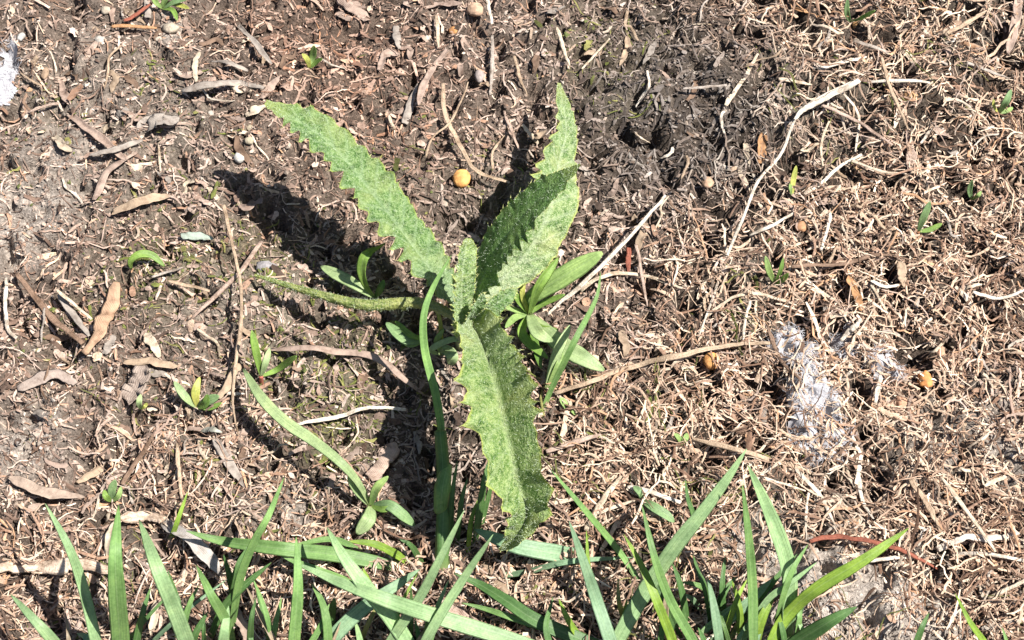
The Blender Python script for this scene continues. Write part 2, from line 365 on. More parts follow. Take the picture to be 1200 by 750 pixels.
def litter_colours(z, n):
    s, sand, dark, red, moss = z
    a = pick(TAN, [3, 3.4, 2.4, 2.2, 2.0, 1.5, .8], n); b = pick(GRY, [3, 2.2, 2.4, 2.4, .8, 1.6, .9], n)
    c = np.where((rng.random(n) < s)[:, None], a, b)
    c = c * (1 - 0.5 * dark[:, None]) * (1 + rng.normal(0, 0.13, n))[:, None]
    c = c * (1 + red[:, None] * np.array([-0.02, -0.14, -0.2]))
    gy_ = c.mean(1, keepdims=True) * np.array([1.0, 0.98, 0.95]); c = c + (gy_ - c) * (0.6 * dark[:, None])
    g = rng.random(n) < moss * 0.4
    c[g] = pick([(0.13, 0.15, 0.04), (0.2, 0.2, 0.07), (0.09, 0.1, 0.03)], [1, 1, 1], g.sum())
    return np.clip(c * np.array([1.05, 1.0, 0.955]), 0.015, 0.8)

# long and short straw fibres in tangled layers
def fibre_layer(n0, L0, L1, w0, w1, seg, lift0, lift1, curv, pw, kink, ends, dens):
    x, y, z = scatter(n0, dens); n = len(x); sw = z[0]
    L = (L0 + L1 * rng.random(n) ** pw) * (0.8 + 0.4 * sw); w = w0 + w1 * rng.random(n) ** 2
    return ribbons(x, y, rng.random(n) ** 1.3 * (lift0 + lift1 * sw), L, w, rng.uniform(0, 6.283, n), rng.normal(0, 0.22, n) * (0.4 + 0.6 * sw),
                   rng.normal(0, curv, n), rng.uniform(0.15, 0.8, n), rng.normal(0, 0.55, n), litter_colours(z, n), seg, 0.5, 0.0, ends, 0.15, kink)
def join(parts):
    V = []; F = []; C = []; o = 0
    for v, f, c in parts: V.append(v); F.append(f + o); C.append(c); o += len(v)
    return np.concatenate(V), np.concatenate(F), np.concatenate(C)
def outer_layer(n0, R0):
    # coarser litter over the ground round the part in view
    a = rng.uniform(0, 6.283, n0); rr = R0 * np.sqrt(rng.random(n0)); x = rr * np.cos(a); y = 0.03 + rr * np.sin(a)
    px, py = to_px(x, y); inside = (px > -120) & (px < 1320) & (py > -70) & (py < 825) & (y > -0.2)
    x, y = x[~inside], y[~inside]; n = len(x); z = zones(x, y)
    return ribbons(x, y, rng.random(n) * 0.003, 0.004 + 0.010 * rng.random(n) ** 1.6, 0.0006 + 0.0012 * rng.random(n) ** 2, rng.uniform(0, 6.283, n), rng.normal(0, 0.15, n), rng.normal(0, 0.7, n),
                   rng.uniform(0.15, 0.7, n), rng.normal(0, 0.5, n), litter_colours(z, n), 3, 0.5, 0.0, (0.7, 1, 1, 0.9, 0.5), 0.15, 0.18)
V, F, C = join([outer_layer(60000, 0.6),
    fibre_layer(56000, 0.0012, 0.0046, 0.0002, 0.00042, 3, 0.0007, 0.0020, 0.55, 1.8, 0.16, (0.8, 1, 1, 0.95, 0.6), lambda s, sand, d, r, m: np.clip(0.3 + 0.7 * s, 0, 1) * (1 - 0.75 * sand)),
    fibre_layer(22000, 0.004, 0.011, 0.0002, 0.00042, 7, 0.0008, 0.0030, 1.1, 2.0, 0.2, (0.7, 1, 1, 0.9, 0.5), lambda s, sand, d, r, m: np.clip(0.2 + 0.8 * s, 0, 1) * (1 - 0.7 * sand)),
    fibre_layer(4500, 0.003, 0.008, 0.0005, 0.0007, 5, 0.0004, 0.0018, 0.5, 1.6, 0.15, (0.7, 1, 1, 0.9, 0.55), lambda s, sand, d, r, m: np.clip(0.25 + 0.6 * s, 0, 1) * (1 - 0.8 * sand))])
tag(obj('fine_straw_litter', make_mesh('fine_straw_litter', V, F, C), M_stuff), 'tangled fine straw and root fibres covering the soil', 'straw litter', kind='stuff')
# flat flakes of leaf and bark
def flake_layer(n0, L0, L1, w0, w1, lift, dens, seg=2):
    x, y, z = scatter(n0, dens); n = len(x)
    return ribbons(x, y, rng.random(n) ** 1.6 * lift, L0 + L1 * rng.random(n) ** 2.0, w0 + w1 * rng.random(n) ** 2, rng.uniform(0, 6.283, n), rng.normal(0, 0.24, n),
                   rng.normal(0, 0.5, n), rng.uniform(-0.1, 0.3, n), rng.normal(0, 0.32, n), litter_colours(z, n), seg, 0.55, 0.0, (0.55, 0.9, 1, 0.95, 0.5), 0.22, 0.2)
V, F, C = join([flake_layer(56000, 0.0004, 0.0018, 0.00025, 0.0007, 0.0012, lambda s, sand, d, r, m: (0.95 - 0.6 * s) * (1 - 0.55 * sand)),
                flake_layer(5000, 0.0022, 0.0042, 0.0007, 0.0012, 0.0013, lambda s, sand, d, r, m: (0.9 - 0.6 * s) * (1 - 0.6 * sand), 4)])
tag(obj('leaf_crumbs', make_mesh('leaf_crumbs', V, F, C), M_stuff), 'small broken flakes of dead leaf and bark strewn over the soil', 'leaf litter', kind='stuff')
# soil grains
x, y, z = scatter(62000, lambda s, sand, d, r, m: np.clip(0.9 - 0.5 * s + 0.5 * sand, 0, 1)); n = len(x)
r = (0.00016 + 0.00055 * rng.random(n) ** 3.2)
O = np.array([(1, 0, 0), (-1, 0, 0), (0, 1, 0), (0, -1, 0), (0, 0, 1), (0, 0, -1)], float)
a = rng.uniform(0, 6.283, n); ca, sa = np.cos(a)[:, None], np.sin(a)[:, None]
P = O[None] * (1 + rng.normal(0, 0.28, (n, 6, 1))) + rng.normal(0, 0.22, (n, 6, 3)); P[:, :, 2] *= 0.7
P = P * r[:, None, None]; Px = P[:, :, 0] * ca - P[:, :, 1] * sa; Py = P[:, :, 0] * sa + P[:, :, 1] * ca
V = np.stack([Px + x[:, None], Py + y[:, None], P[:, :, 2] + (Hg(x, y) + r * 0.3 + rng.random(n) ** 2 * 0.0008)[:, None]], -1).reshape(-1, 3)
T8 = np.array([(0, 2, 4), (2, 1, 4), (1, 3, 4), (3, 0, 4), (2, 0, 5), (1, 2, 5), (3, 1, 5), (0, 3, 5)])
F = ((np.arange(n) * 6)[:, None, None] + T8[None]).reshape(-1, 3)
c = pick([(0.22, 0.165, 0.13), (0.15, 0.11, 0.085), (0.31, 0.245, 0.195), (0.09, 0.065, 0.05), (0.45, 0.39, 0.33)], [3, 3, 2, 1.6, .7], n)
c = c * (1 + rng.normal(0, 0.12, n))[:, None]; sd_ = z[1][:, None]; c = c * (1 - sd_ * 0.85) + sd_ * 0.85 * pick([(0.47, 0.415, 0.36), (0.36, 0.31, 0.26), (0.56, 0.51, 0.46), (0.28, 0.23, 0.19)], [3, 2, 1.5, 1], n)
c = c * (1 + z[3][:, None] * np.array([0.0, -0.14, -0.2])); g = rng.random(n) < z[4] * 0.35; c[g] = (0.12, 0.14, 0.045)
tag(obj('soil_grains', make_mesh('soil_grains', V, F, np.repeat(np.clip(c, 0.02, 0.8), 6, 0), smooth=False), M_stuff), 'loose brown and grey soil grains lying between the litter', 'soil grains', kind='stuff')

# ------------------------------------------------------------------ strips: straws, twigs, dead leaves, grass blades
def strip(name, P, width, thick=0.5, cup=0.0, taper=None, nhint=(0, 0, 1), n=None, rough=0.0, k=3, twist=0.0, ragged=0.0, curlx=0.0):
    """closed band along points P (metres): width full width (m), thick = thickness / width, cup lifts (+) the edges"""
    P = np.asarray(P, float)
    n = n or max(8, min(40, 6 * len(P)))
    C, t = catmull(P, n)
    if rough: C = C + np.cumsum(rng.normal(0, rough, C.shape), 0) * np.array([1, 1, 0.4])
    T = nrm(np.gradient(C, axis=0)); N = np.tile(np.array(nhint, float), (n, 1)); S = nrm(np.cross(T, N)); N = nrm(np.cross(S, T))
    if twist:
        a = (np.linspace(0, 1, n) * twist)[:, None]; S, N = S * np.cos(a) + N * np.sin(a), N * np.cos(a) - S * np.sin(a)
    tp = np.interp(t, [q[0] for q in taper], [q[1] for q in taper]) if taper else np.ones(n)
    w = width * 0.5 * tp
    u = np.linspace(-1, 1, 2 * k + 1); top = np.c_[u, cup * np.abs(u) ** 1.4 + thick * np.sqrt(np.clip(1 - u * u, 0, 1))]
    bot = np.c_[u[1:-1][::-1], cup * np.abs(u[1:-1][::-1]) ** 1.4 - thick * np.sqrt(1 - u[1:-1] ** 2) * 0.6]
    ring = np.vstack([top, bot]); m = len(ring)
    sd0 = int(rng.integers(0, 9999)); wl = ww = w
    if ragged:
        tt = np.linspace(0, 1, n) * max(4, n / 3.0)
        wl = w * (1 + ragged * 2 * (vnoise(tt, tt * 0 + 0.5, sd0) - 0.5)); ww = w * (1 + ragged * 2 * (vnoise(tt, tt * 0 + 0.5, sd0 + 7) - 0.5))
    wm = np.where(ring[None, :, 0] < 0, wl[:, None], ww[:, None])
    lift_ = 0.0
    if curlx: lift_ = (curlx * w)[:, None] * (np.abs(ring[None, :, 0]) ** 2) * (vnoise(np.linspace(0, 5, n), np.zeros(n) + .5, sd0 + 3) - 0.4)[:, None] * np.sign(ring[None, :, 0] + 0.3)
    V = C[:, None] + S[:, None] * (ring[None, :, 0] * wm)[..., None] + N[:, None] * (ring[None, :, 1] * w[:, None] + lift_)[..., None]
    i, j = np.meshgrid(np.arange(n - 1), np.arange(m), indexing='ij'); j2 = (j + 1) % m
    F = np.stack([i * m + j, i * m + j2, (i + 1) * m + j2, (i + 1) * m + j], -1).reshape(-1, 4)
    V = V.reshape(-1, 3)
    V = np.vstack([V, C[:1], C[-1:]]); e = len(V)
    jj = np.arange(m); c0 = np.c_[(jj + 1) % m, jj, np.full(m, e - 2)]; c1 = np.c_[(n - 1) * m + jj, (n - 1) * m + (jj + 1) % m, np.full(m, e - 1)]
    uv = np.zeros((n, m, 2)); uv[:, :, 0] = (ring[:, 0] * 0.5 + 0.5)[None]; uv[:, :, 1] = t[:, None]
    uv = np.vstack([uv.reshape(-1, 2), [[0.5, 0], [0.5, 1]]])
    return make_mesh(name, V, [F, c0, c1], None, uv)

LT = [(0, 0.35), (0.12, 0.8), (0.4, 1), (0.75, 0.8), (0.93, 0.4), (1, 0.12)]     # leaf-like
ST = [(0, 0.8), (0.1, 1), (0.8, 0.9), (1, 0.45)]                                # straw-like
BL = [(0, 0.7), (0.1, 0.82), (0.35, 1), (0.65, 0.9), (0.85, 0.6), (0.95, 0.3), (1, 0.04)]   # grass blade from root to tip
LTS = [LT, [(0, 0.5), (0.08, 0.9), (0.4, 1), (0.8, 0.85), (1, 0.45)], [(0, 0.15), (0.2, 0.6), (0.6, 1), (0.9, 0.9), (1, 0.6)], [(0, 0.7), (0.1, 0.85), (0.5, 0.9), (0.7, 1), (0.92, 0.7), (1, 0.2)]]
STS = [ST, [(0, 0.5), (0.2, 1), (0.7, 0.8), (1, 0.7)], [(0, 0.9), (0.3, 0.75), (0.6, 1), (1, 0.3)], [(0, 0.7), (0.5, 0.9), (0.55, 1.15), (0.62, 0.9), (1, 0.6)]]
PALE, CREAM, TANC, BROWN, GREYT, PINK, ORNG, RED, DARK = (0.68, 0.60, 0.50), (0.62, 0.51, 0.38), (0.46, 0.34, 0.235), (0.24, 0.155, 0.105), (0.40, 0.345, 0.295), (0.44, 0.325, 0.26), (0.46, 0.25, 0.12), (0.27, 0.085, 0.05), (0.13, 0.09, 0.065)

def ground_strip(kind, px, w, col, label, lift=0.6, cat=None, arch=0.0, thick=None, cup=None, group=None):
    if kind == 'dead_leaf': lift -= 0.5
    n = len(px); P = []
    for i, q in enumerate(px):
        s = i / (n - 1); h = q[2] * 1e-3 if len(q) > 2 else (lift + arch * 4 * s * (1 - s)) * 1e-3
        P.append(at(q[0], q[1], h + w * MMPX * 0.2))
    wd = w * MMPX
    if kind == 'dead_leaf':
        me = strip(kind, P, wd, thick or 0.03, (0.15 + 0.3 * random.random() if random.random() < .7 else -0.25) if cup is None else cup, random.choice(LTS), rough=wd * 0.03, k=4, ragged=0.32, curlx=0.9, n=24); mat = M_dead; cat = cat or 'dead leaf'
    else:
        me = strip(kind, P, wd, thick or random.uniform(0.3, 0.5), (random.uniform(-0.1, 0.3)) if cup is None else cup, random.choice(STS), rough=wd * 0.06, ragged=0.25, n=max(14, min(44, 8 * n)), twist=random.uniform(-0.3, 0.3)); mat = M_straw; cat = cat or ('twig' if kind == 'twig' else 'straw')
    o = obj(kind, me, mat, color=col)
    return tag(o, label, cat, group or {'dead_leaf': 'dead leaves lying on the soil', 'twig': 'thin twigs on the soil'}.get(kind, 'loose straws on the soil'))

TRACED = [
 # kind, path, width px, colour, label, lift mm, arch mm
 ('dry_straw', [(1003, 93, 3), (965, 112, 4), (935, 133, 5), (915, 178, 6), (887, 210, 6), (870, 247, 5), (850, 293, 4), (830, 350, 2), (815, 392, 1)], 4.6, PALE, 'longest pale straw curving down the right side of the picture', 1, 0),
 ('dry_straw', [(1006, 94), (950, 120), (926, 140)], 9, PALE, 'thick bleached straw lying along the top of the longest curving straw', 5.4, 0),
 ('dry_straw', [(1003, 97), (1045, 96), (1090, 97)], 6, PALE, 'straight white straw lying level right of the longest straw tip', 2.5, 0),
 ('dry_straw', [(912, 93), (950, 97)], 6, CREAM, 'short cream straw just left of the longest straw tip', 2, 0),
 ('dry_straw', [(958, 81), (1015, 67)], 6, PALE, 'short white straw tilted above the longest straw tip', 2, 0),
 ('dry_straw', [(1000, 47), (1030, 57), (1064, 74)], 6, GREYT, 'grey straw slanting below the green sprout at the top right', 1.6, 0),
 ('dry_straw', [(1033, 67), (1043, 103), (1063, 150)], 5, TANC, 'tan straw running down across the level white straw', 3.4, 0),
 ('dry_straw', [(983, 103), (1007, 133), (1005, 178)], 4, PALE, 'thin white bent straw over the dark hollow at upper right', 2.8, 0),
 ('dry_straw', [(963, 123), (1007, 143), (1047, 168)], 6, PINK, 'pinkish brown straw slanting over the dark hollow at upper right', 2.2, 0),
 ('dry_straw', [(972, 142), (963, 167), (964, 194)], 4, CREAM, 'short hooked cream straw on the left of the upper right hollow', 1.6, 0),
 ('dead_leaf', [(1062, 153), (1066, 178), (1066, 203)], 13, PINK, 'small upright pinkish dead leaf right of the upper right hollow', 1, 0.5),
 ('dry_straw', [(952, 224), (983, 197), (1009, 182)], 5, PALE, 'white straw slanting at the foot of the upper right hollow', 2, 0),
 ('dry_straw', [(997, 188), (1030, 200), (1062, 205)], 5, CREAM, 'cream straw sloping right under the pinkish upright leaf', 2, 0),
 ('dry_straw', [(850, 124), (870, 93), (888, 63)], 6, CREAM, 'cream straw slanting up beside the dark soil at the top', 2, 0),
 ('dry_straw', [(800, 104), (853, 100)], 5, GREYT, 'level greyish straw on the dark soil at the top', 1.5, 0),
 ('dry_straw', [(1107, 41), (1152, 16)], 7, TANC, 'thick tan straw near the top right corner', 1.6, 0),
 ('dead_leaf', [(1195, -10), (1189, 30), (1182, 64)], 14, PINK, 'long pinkish dead leaf in the top right corner', 1.2, 0.8),
 ('dry_straw', [(1133, 73), (1184, 91)], 6, GREYT, 'greyish straw above the green sprout at the right edge', 1.5, 0),
 ('dead_leaf', [(928, 9), (944, 13), (962, 20)], 8, ORNG, 'narrow orange dead leaf at the top edge right of centre', 1, 0.3),
 ('dead_leaf', [(896, 158), (893, 175), (892, 192)], 12, ORNG, 'orange brown upright leaf scrap left of the longest straw', 1, 0.4),
 ('dry_straw', [(827, 371), (860, 350), (890, 346), (932, 359)], 5, CREAM, 'arched cream straw right of the longest straw foot', 1.2, 1.0),
 ('dry_straw', [(880, 353), (874, 375), (872, 398)], 4, PALE, 'thin white straw hanging below the arched cream straw', 1.6, 0),
 ('dry_straw', [(878, 276), (900, 265), (930, 248)], 5, PALE, 'white straw rising right from the middle of the longest straw', 2, 0),
 ('dry_straw', [(974, 248), (968, 270), (961, 294)], 5, PALE, 'short white straw standing over the fibres right of centre', 2, 0),
 ('dry_straw', [(650, 462), (692, 447), (740, 432), (790, 420), (843, 410), (897, 408)], 8, TANC, 'long thick tan straw running right from the green plant', 2, 0.5),
 ('dry_straw', [(927, 312), (993, 307), (1033, 297), (1078, 304)], 6, BROWN, 'reddish brown straw lying level at the right', 2, 0),
 ('dead_leaf', [(1055, 306), (1058, 320), (1062, 336)], 12, TANC, 'tan leaf scrap at the right end of the reddish brown straw', 2, 0.3),
 ('dead_leaf', [(995, 323), (1001, 342), (1009, 362)], 11, ORNG, 'orange tan leaf scrap below the reddish brown straw', 1.5, 0.3),
 ('dry_straw', [(1020, 329), (1036, 334), (1054, 332)], 5, PALE, 'short white straw below the reddish brown straw', 2, 0),
 ('dry_straw', [(1022, 335), (1035, 360), (1047, 389)], 4, CREAM, 'thin cream straw slanting down above the small fluff patch', 1.6, 0),
 ('dry_straw', [(1140, 342), (1170, 349), (1203, 336)], 5, PALE, 'sagging white straw at the right edge', 2, 0),
 ('dry_straw', [(1031, 440), (1027, 474)], 6, PALE, 'short upright white straw below the small fluff patch', 1.6, 0),
 ('dry_straw', [(985, 399), (1008, 372)], 8, PALE, 'short white straw slanting out of the large fluff patch', 2.4, 0),
 ('twig', [(899, 381), (907, 402), (917, 425), (937, 445)], 5, BROWN, 'thin brown twig edging the large fluff patch', 2.5, 0),
 ('dry_straw', [(807, 513), (880, 533), (952, 553)], 7, TANC, 'tan straw running past the tip of the tall grass blades', 1.6, 0.4),
 ('dry_straw', [(933, 549), (960, 580), (977, 614)], 5, PALE, 'white straw above the left end of the red stem', 2, 0),
 ('dry_straw', [(948, 575), (944, 604), (946, 634)], 4, PALE, 'thin white straw standing at the left end of the red stem', 2, 0),
 ('dry_straw', [(1006, 558), (1013, 590), (1024, 608)], 5, PALE, 'white hooked straw over the dark hollow at lower right', 2, 0),
 ('dry_straw', [(1013, 657), (1053, 652), (1100, 650), (1150, 647), (1205, 657)], 6, PALE, 'long bleached straw running level under the red stem', 1.4, 0),
 ('dry_straw', [(1098, 644), (1133, 630), (1165, 627), (1205, 622)], 9, PALE, 'thick bleached straw at the lower right edge', 2.4, 0),
 ('dry_straw', [(1103, 559), (1133, 603), (1165, 648)], 6, CREAM, 'cream straw slanting down across the thick bleached straw', 3.2, 0),
 ('twig', [(948, 634), (980, 628), (1013, 633), (1053, 643), (1098, 664)], 6, RED, 'curved rust red stem lying on the straw', 3, 0.6),
 ('dry_straw', [(1150, 738), (1205, 726)], 7, PALE, 'pale straw in the bottom right corner', 1.6, 0),
 ('dry_straw', [(1158, 701), (1205, 679)], 5, CREAM, 'cream straw rising to the right edge near the bottom', 1.8, 0),
 ('dry_straw', [(1067, 562), (1085, 592), (1101, 622)], 8, TANC, 'thick tan straw slanting down to the rust red stem', 1.4, 0),
 ('dry_straw', [(1153, 570), (1177, 558)], 6, CREAM, 'short cream straw at the far right below the pale clods', 1.4, 0),
 ('dry_straw', [(638, 371, 1.5), (700, 317, 5), (760, 253, 6), (782, 228, 5)], 6, PALE, 'straight white straw rising right from behind the green plant', 1, 0),
 ('dry_straw', [(680, 341), (707, 325), (750, 322), (802, 338)], 6, CREAM, 'arched cream straw under the straight white straw', 1.2, 1.0),
 ('dry_straw', [(745, 286), (752, 325), (757, 361)], 5, PINK, 'pinkish straw standing across the arched cream straw', 2.6, 0),
 ('twig', [(738, 291), (736, 322)], 8, RED, 'short red brown stub beside the straight white straw', 1.5, 0),
 ('dry_straw', [(640, 530), (672, 519), (704, 510)], 7, PINK, 'pale pinkish straw right of the large drooping leaf', 1.6, 0),
 ('dry_straw', [(638, 592), (665, 585), (692, 579)], 5, CREAM, 'thin cream straw right of the drooping leaf tip', 1.6, 0),
 ('dry_straw', [(686, 622), (705, 592), (728, 562)], 7, CREAM, 'cream straw slanting up beside the thin grass blade', 2, 0),
 ('dry_straw', [(735, 572), (765, 580), (800, 591)], 7, PALE, 'bleached straw left of the tall broad grass blade', 1.6, 0),
 ('dry_straw', [(700, 601), (745, 588)], 5, CREAM, 'short cream straw above the thin grass blade foot', 1.6, 0),
 ('dead_leaf', [(432, 559), (447, 540), (465, 518)], 22, PINK, 'broad pinkish dead leaf left of the grass stem', 1.2, 1.0),
 ('dead_leaf', [(520, 711), (540, 722), (566, 734)], 17, PINK, 'pinkish dead leaf among the grass at the bottom centre', 1, 0.4),
 ('dead_leaf', [(565, 657), (587, 684), (610, 710)], 11, TANC, 'narrow tan leaf between the grass blades at the bottom centre', 1, 0.4),
 ('dead_leaf', [(318, 409), (367, 407), (400, 410), (443, 417), (473, 440), (502, 463)], 11, PINK, 'long flat tan leaf strip bending towards the green plant', 2.0, 1.5),
 ('dry_straw', [(345, 498), (400, 487), (430, 478), (476, 479)], 6, PALE, 'curved cream straw left of the grass stem', 2, 0.8),
 ('dry_straw', [(262, 240, 13), (272, 285, 10), (284, 340, 6), (281, 400, 4), (277, 440, 3), (276, 475, 2), (281, 512, 1)], 5, TANC, 'thin dry stem leaning upright left of the plant', 1, 0),
 ('dry_straw', [(306, 283, 5), (283, 317, 5), (223, 374, 1)], 7, PINK, 'pinkish straw crossing the thin leaning stem', 1, 0),
 ('dead_leaf', [(279, 426), (270, 445), (256, 466)], 11, TANC, 'tan leaf scrap at the foot of the thin leaning stem', 2.2, 0.5),
 ('dead_leaf', [(136, 330), (128, 360), (114, 388), (97, 414)], 18, (0.48, 0.31, 0.2), 'broad orange tan dead leaf at the left', 2.2, 1.5),
 ('dead_leaf', [(69, 344), (85, 366), (104, 394)], 9, GREYT, 'pale grey leaf strip just left of the orange tan leaf', 1.8, 0.3),
 ('dry_straw', [(66, 339), (107, 374)], 5, CREAM, 'thin cream straw beside the pale grey leaf strip', 3, 0),
 ('dry_straw', [(7, 325), (8, 380), (20, 395)], 6, PALE, 'white straw at the left edge', 1.6, 0),
 ('twig', [(19, 321), (60, 373), (92, 405)], 9, BROWN, 'brown twig slanting down to the orange tan leaf', 1.2, 0),
 ('dead_leaf', [(212, 275), (228, 277), (245, 281)], 11, (0.36, 0.42, 0.35), 'small grey green leaf scrap under the plant shadow', 2, 0.3),
 ('dry_straw', [(178, 325), (214, 314)], 4, GREYT, 'thin grey straw by the green curled leaf', 1.6, 0),
 ('dry_straw', [(196, 329), (247, 341)], 5, TANC, 'tan straw below the green curled leaf', 1.4, 0),
 ('dead_leaf', [(145, 424), (175, 424), (208, 431)], 12, TANC, 'flat tan leaf strip above the seedling at the left', 1.2, 0.6),
 ('dead_leaf', [(150, 470), (165, 450), (178, 432)], 27, (0.36, 0.285, 0.235), 'flat broad brown leaf left of the seedling', 0.8, 0.4),
 ('dead_leaf', [(215, 503), (232, 502), (240, 504)], 7, PINK, 'small pink leaf scrap below the left seedling', 1.5, 0.2),
 ('dead_leaf', [(236, 504), (248, 503), (260, 507)], 9, (0.52, 0.52, 0.43), 'pale greenish leaf scrap below the left seedling', 1.8, 0.2),
 ('dead_leaf', [(250, 512), (266, 540), (285, 573)], 11, GREYT, 'narrow greyish leaf strip below the left seedling', 1.4, 0.4),
 ('dry_straw', [(143, 568), (160, 540), (178, 509)], 6, BROWN, 'brown straw slanting up at the lower left', 1.5, 0),
 ('dry_straw', [(207, 519), (209, 550), (213, 585)], 5, TANC, 'tan straw standing upright at the lower left', 1.5, 0),
 ('twig', [(-8, 670), (33, 663), (73, 660), (128, 661)], 17, (0.60, 0.47, 0.36), 'thick pale stick lying behind the left grass blades', 1.5, 0),
 ('dead_leaf', [(126, 659), (128, 635), (134, 618), (146, 609)], 9, CREAM, 'narrow cream leaf curling up from the thick pale stick', 2.5, 0.8),
 ('twig', [(142, 609), (165, 608), (190, 611)], 15, (0.60, 0.47, 0.36), 'short pale stick end behind the left grass blades', 2, 0),
 ('dead_leaf', [(188, 611), (220, 628), (240, 645), (257, 667)], 16, (0.44, 0.40, 0.36), 'grey dead leaf strip between the left grass blades', 2.4, 0.8),
 ('dead_leaf', [(269, 698), (278, 722), (289, 755)], 11, PINK, 'withered pinkish blade between the bottom left grass', 4, 1),
 ('dead_leaf', [(184, 702), (181, 722), (176, 743)], 9, CREAM, 'pale leaf scrap behind the left grass foot', 1.4, 0.2),
 ('dead_leaf', [(213, 105), (253, 98), (283, 97), (309, 104)], 11, GREYT, 'curled grey tan leaf above the tip of the left leaf', 2.6, 2.2),
 ('dead_leaf', [(247, 71), (267, 73), (289, 83)], 8, GREYT, 'small curled grey leaf above the larger curled one', 1.8, 1.0),
 ('dead_leaf', [(279, 30), (298, 50), (318, 75)], 8, GREYT, 'narrow grey leaf strip slanting at the upper left', 1.8, 0.6),
 ('dead_leaf', [(79, 131), (110, 155), (148, 187)], 11, PINK, 'straight pinkish leaf strip at the upper left', 2.0, 0.5),
 ('dead_leaf', [(105, 181), (135, 175), (168, 165)], 9, GREYT, 'greyish leaf strip crossing the straight pinkish one', 2.4, 0.3),
 ('dead_leaf', [(110, 234), (124, 203), (140, 190), (162, 178)], 11, PINK, 'curved tan leaf strip below the crossing strips', 1.8, 0.8),
 ('dead_leaf', [(132, 249), (165, 235), (200, 230)], 13, TANC, 'tan leaf strip left of the dark plant shadow', 1.4, 0.6),
 ('dead_leaf', [(171, 153), (180, 140), (205, 138)], 24, GREYT, 'folded triangular grey leaf scrap at the upper left', 1.2, 1.4),
 ('dead_leaf', [(143, 129), (158, 137), (176, 144)], 11, PINK, 'small pinkish leaf scrap beside the folded triangular one', 1.6, 0.4),
 ('twig', [(145, 24), (160, 17), (179, 5)], 6, RED, 'dark red twig beside the sprout at the top left', 2, 0),
 ('dry_straw', [(131, 31), (155, 31), (183, 34)], 6, ORNG, 'orange brown straw under the dark red twig', 1.6, 0),
 ('dead_leaf', [(233, 60), (229, 77), (231, 95)], 8, CREAM, 'small upright tan scrap left of the curled grey leaves', 1.4, 0.3),
 ('dead_leaf', [(307, 115), (315, 103), (329, 88)], 14, PINK, 'pinkish leaf scrap touching the tip of the left leaf', 0.8, 0.4),
 ('dead_leaf', [(288, 136), (300, 130), (313, 124)], 12, CREAM, 'pale tan scrap under the tip of the left leaf', 0.8, 0.3),
 ('dead_leaf', [(524, 58), (508, 78), (497, 97), (489, 125)], 10, PINK, 'long curved tan leaf behind the plant', 2.2, 1.0),
 ('dead_leaf', [(489, 98), (482, 120), (476, 145)], 11, GREYT, 'greyish leaf strip left of the long curved tan leaf', 1.4, 0.4),
 ('dry_straw', [(577, 42), (577, 75), (575, 111)], 6, GREYT, 'grey upright straw behind the plant', 1.8, 0),
 ('dry_straw', [(569, -6), (577, 28)], 6, PALE, 'pale straw at the top edge behind the plant', 1.6, 0),
 ('dry_straw', [(511, 18), (513, 54)], 5, CREAM, 'short cream straw behind the long curved tan leaf', 1.6, 0),
 ('twig', [(519, 98), (523, 133), (533, 160), (546, 185), (562, 204), (595, 214)], 6, TANC, 'bent tan twig passing right of the orange seed', 2.2, 0.4),
 ('dry_straw', [(499, 184), (507, 160), (523, 147), (535, 125), (545, 98)], 4, TANC, 'thin wavy straw crossing the bent tan twig', 3.2, 0),
 ('dead_leaf', [(472, 3), (505, 6), (541, 4)], 12, PINK, 'flat pinkish leaf at the top edge behind the plant', 1.2, 0.4),
 ('dead_leaf', [(398, -4), (415, 10), (434, 25)], 20, PINK, 'broad pinkish leaf at the top edge left of centre', 1, 0.5),
 ('dry_straw', [(603, 66), (609, 90), (618, 112)], 5, TANC, 'tan straw slanting above the tip of the tall back leaf', 1.6, 0),
 ('dead_leaf', [(612, 146), (621, 156), (632, 169)], 7, CREAM, 'small bright tan scrap left of the tall back leaf', 2, 0.2),
 ('dry_straw', [(577, 198), (577, 178), (591, 159)], 4, TANC, 'small hooked straw right of the orange seed', 2, 0),
 ('dry_straw', [(653, 32), (660, 55), (668, 78)], 6, CREAM, 'cream straw above the tip of the tall back leaf', 1.8, 0),
 ('dry_straw', [(682, 81), (697, 63), (714, 46)], 4, CREAM, 'thin cream straw slanting right of the tall back leaf tip', 1.6, 0),
 ('dead_leaf', [(445, 82), (452, 65), (470, 62)], 12, PINK, 'pinkish leaf scrap left of the long curved tan leaf', 1, 0.4),
 ('dry_straw', [(590, 130), (600, 150), (612, 178)], 5, PINK, 'pinkish straw left of the dark gap behind the back leaf', 2, 0),
 ('dry_straw', [(455, 135), (463, 150)], 5, CREAM, 'tiny cream straw left of the bent tan twig', 1.5, 0),
 ('dead_leaf', [(20, 455), (60, 440), (90, 452)], 16, (0.40, 0.32, 0.27), 'flat greyish leaf at the left edge above the grass', 0.8, 0.3),
 ('dead_leaf', [(10, 560), (55, 575), (100, 582)], 14, (0.42, 0.32, 0.25), 'flat brown leaf strip at the left above the grass', 1, 0.4),
 ('dead_leaf', [(90, 565), (120, 545), (150, 515)], 12, TANC, 'tan leaf strip rising right above the left grass', 1, 0.3),
]
for kind, path, wpx, colr, lab, lift, arch in TRACED:
    if kind == 'dead_leaf': colr = tuple(0.85 * q for q in colr)
    ground_strip(kind, path, wpx * (1.0 if kind == 'dead_leaf' else 0.98), colr, lab, lift + (0.3 if kind == 'dead_leaf' else 0.8), arch=arch)

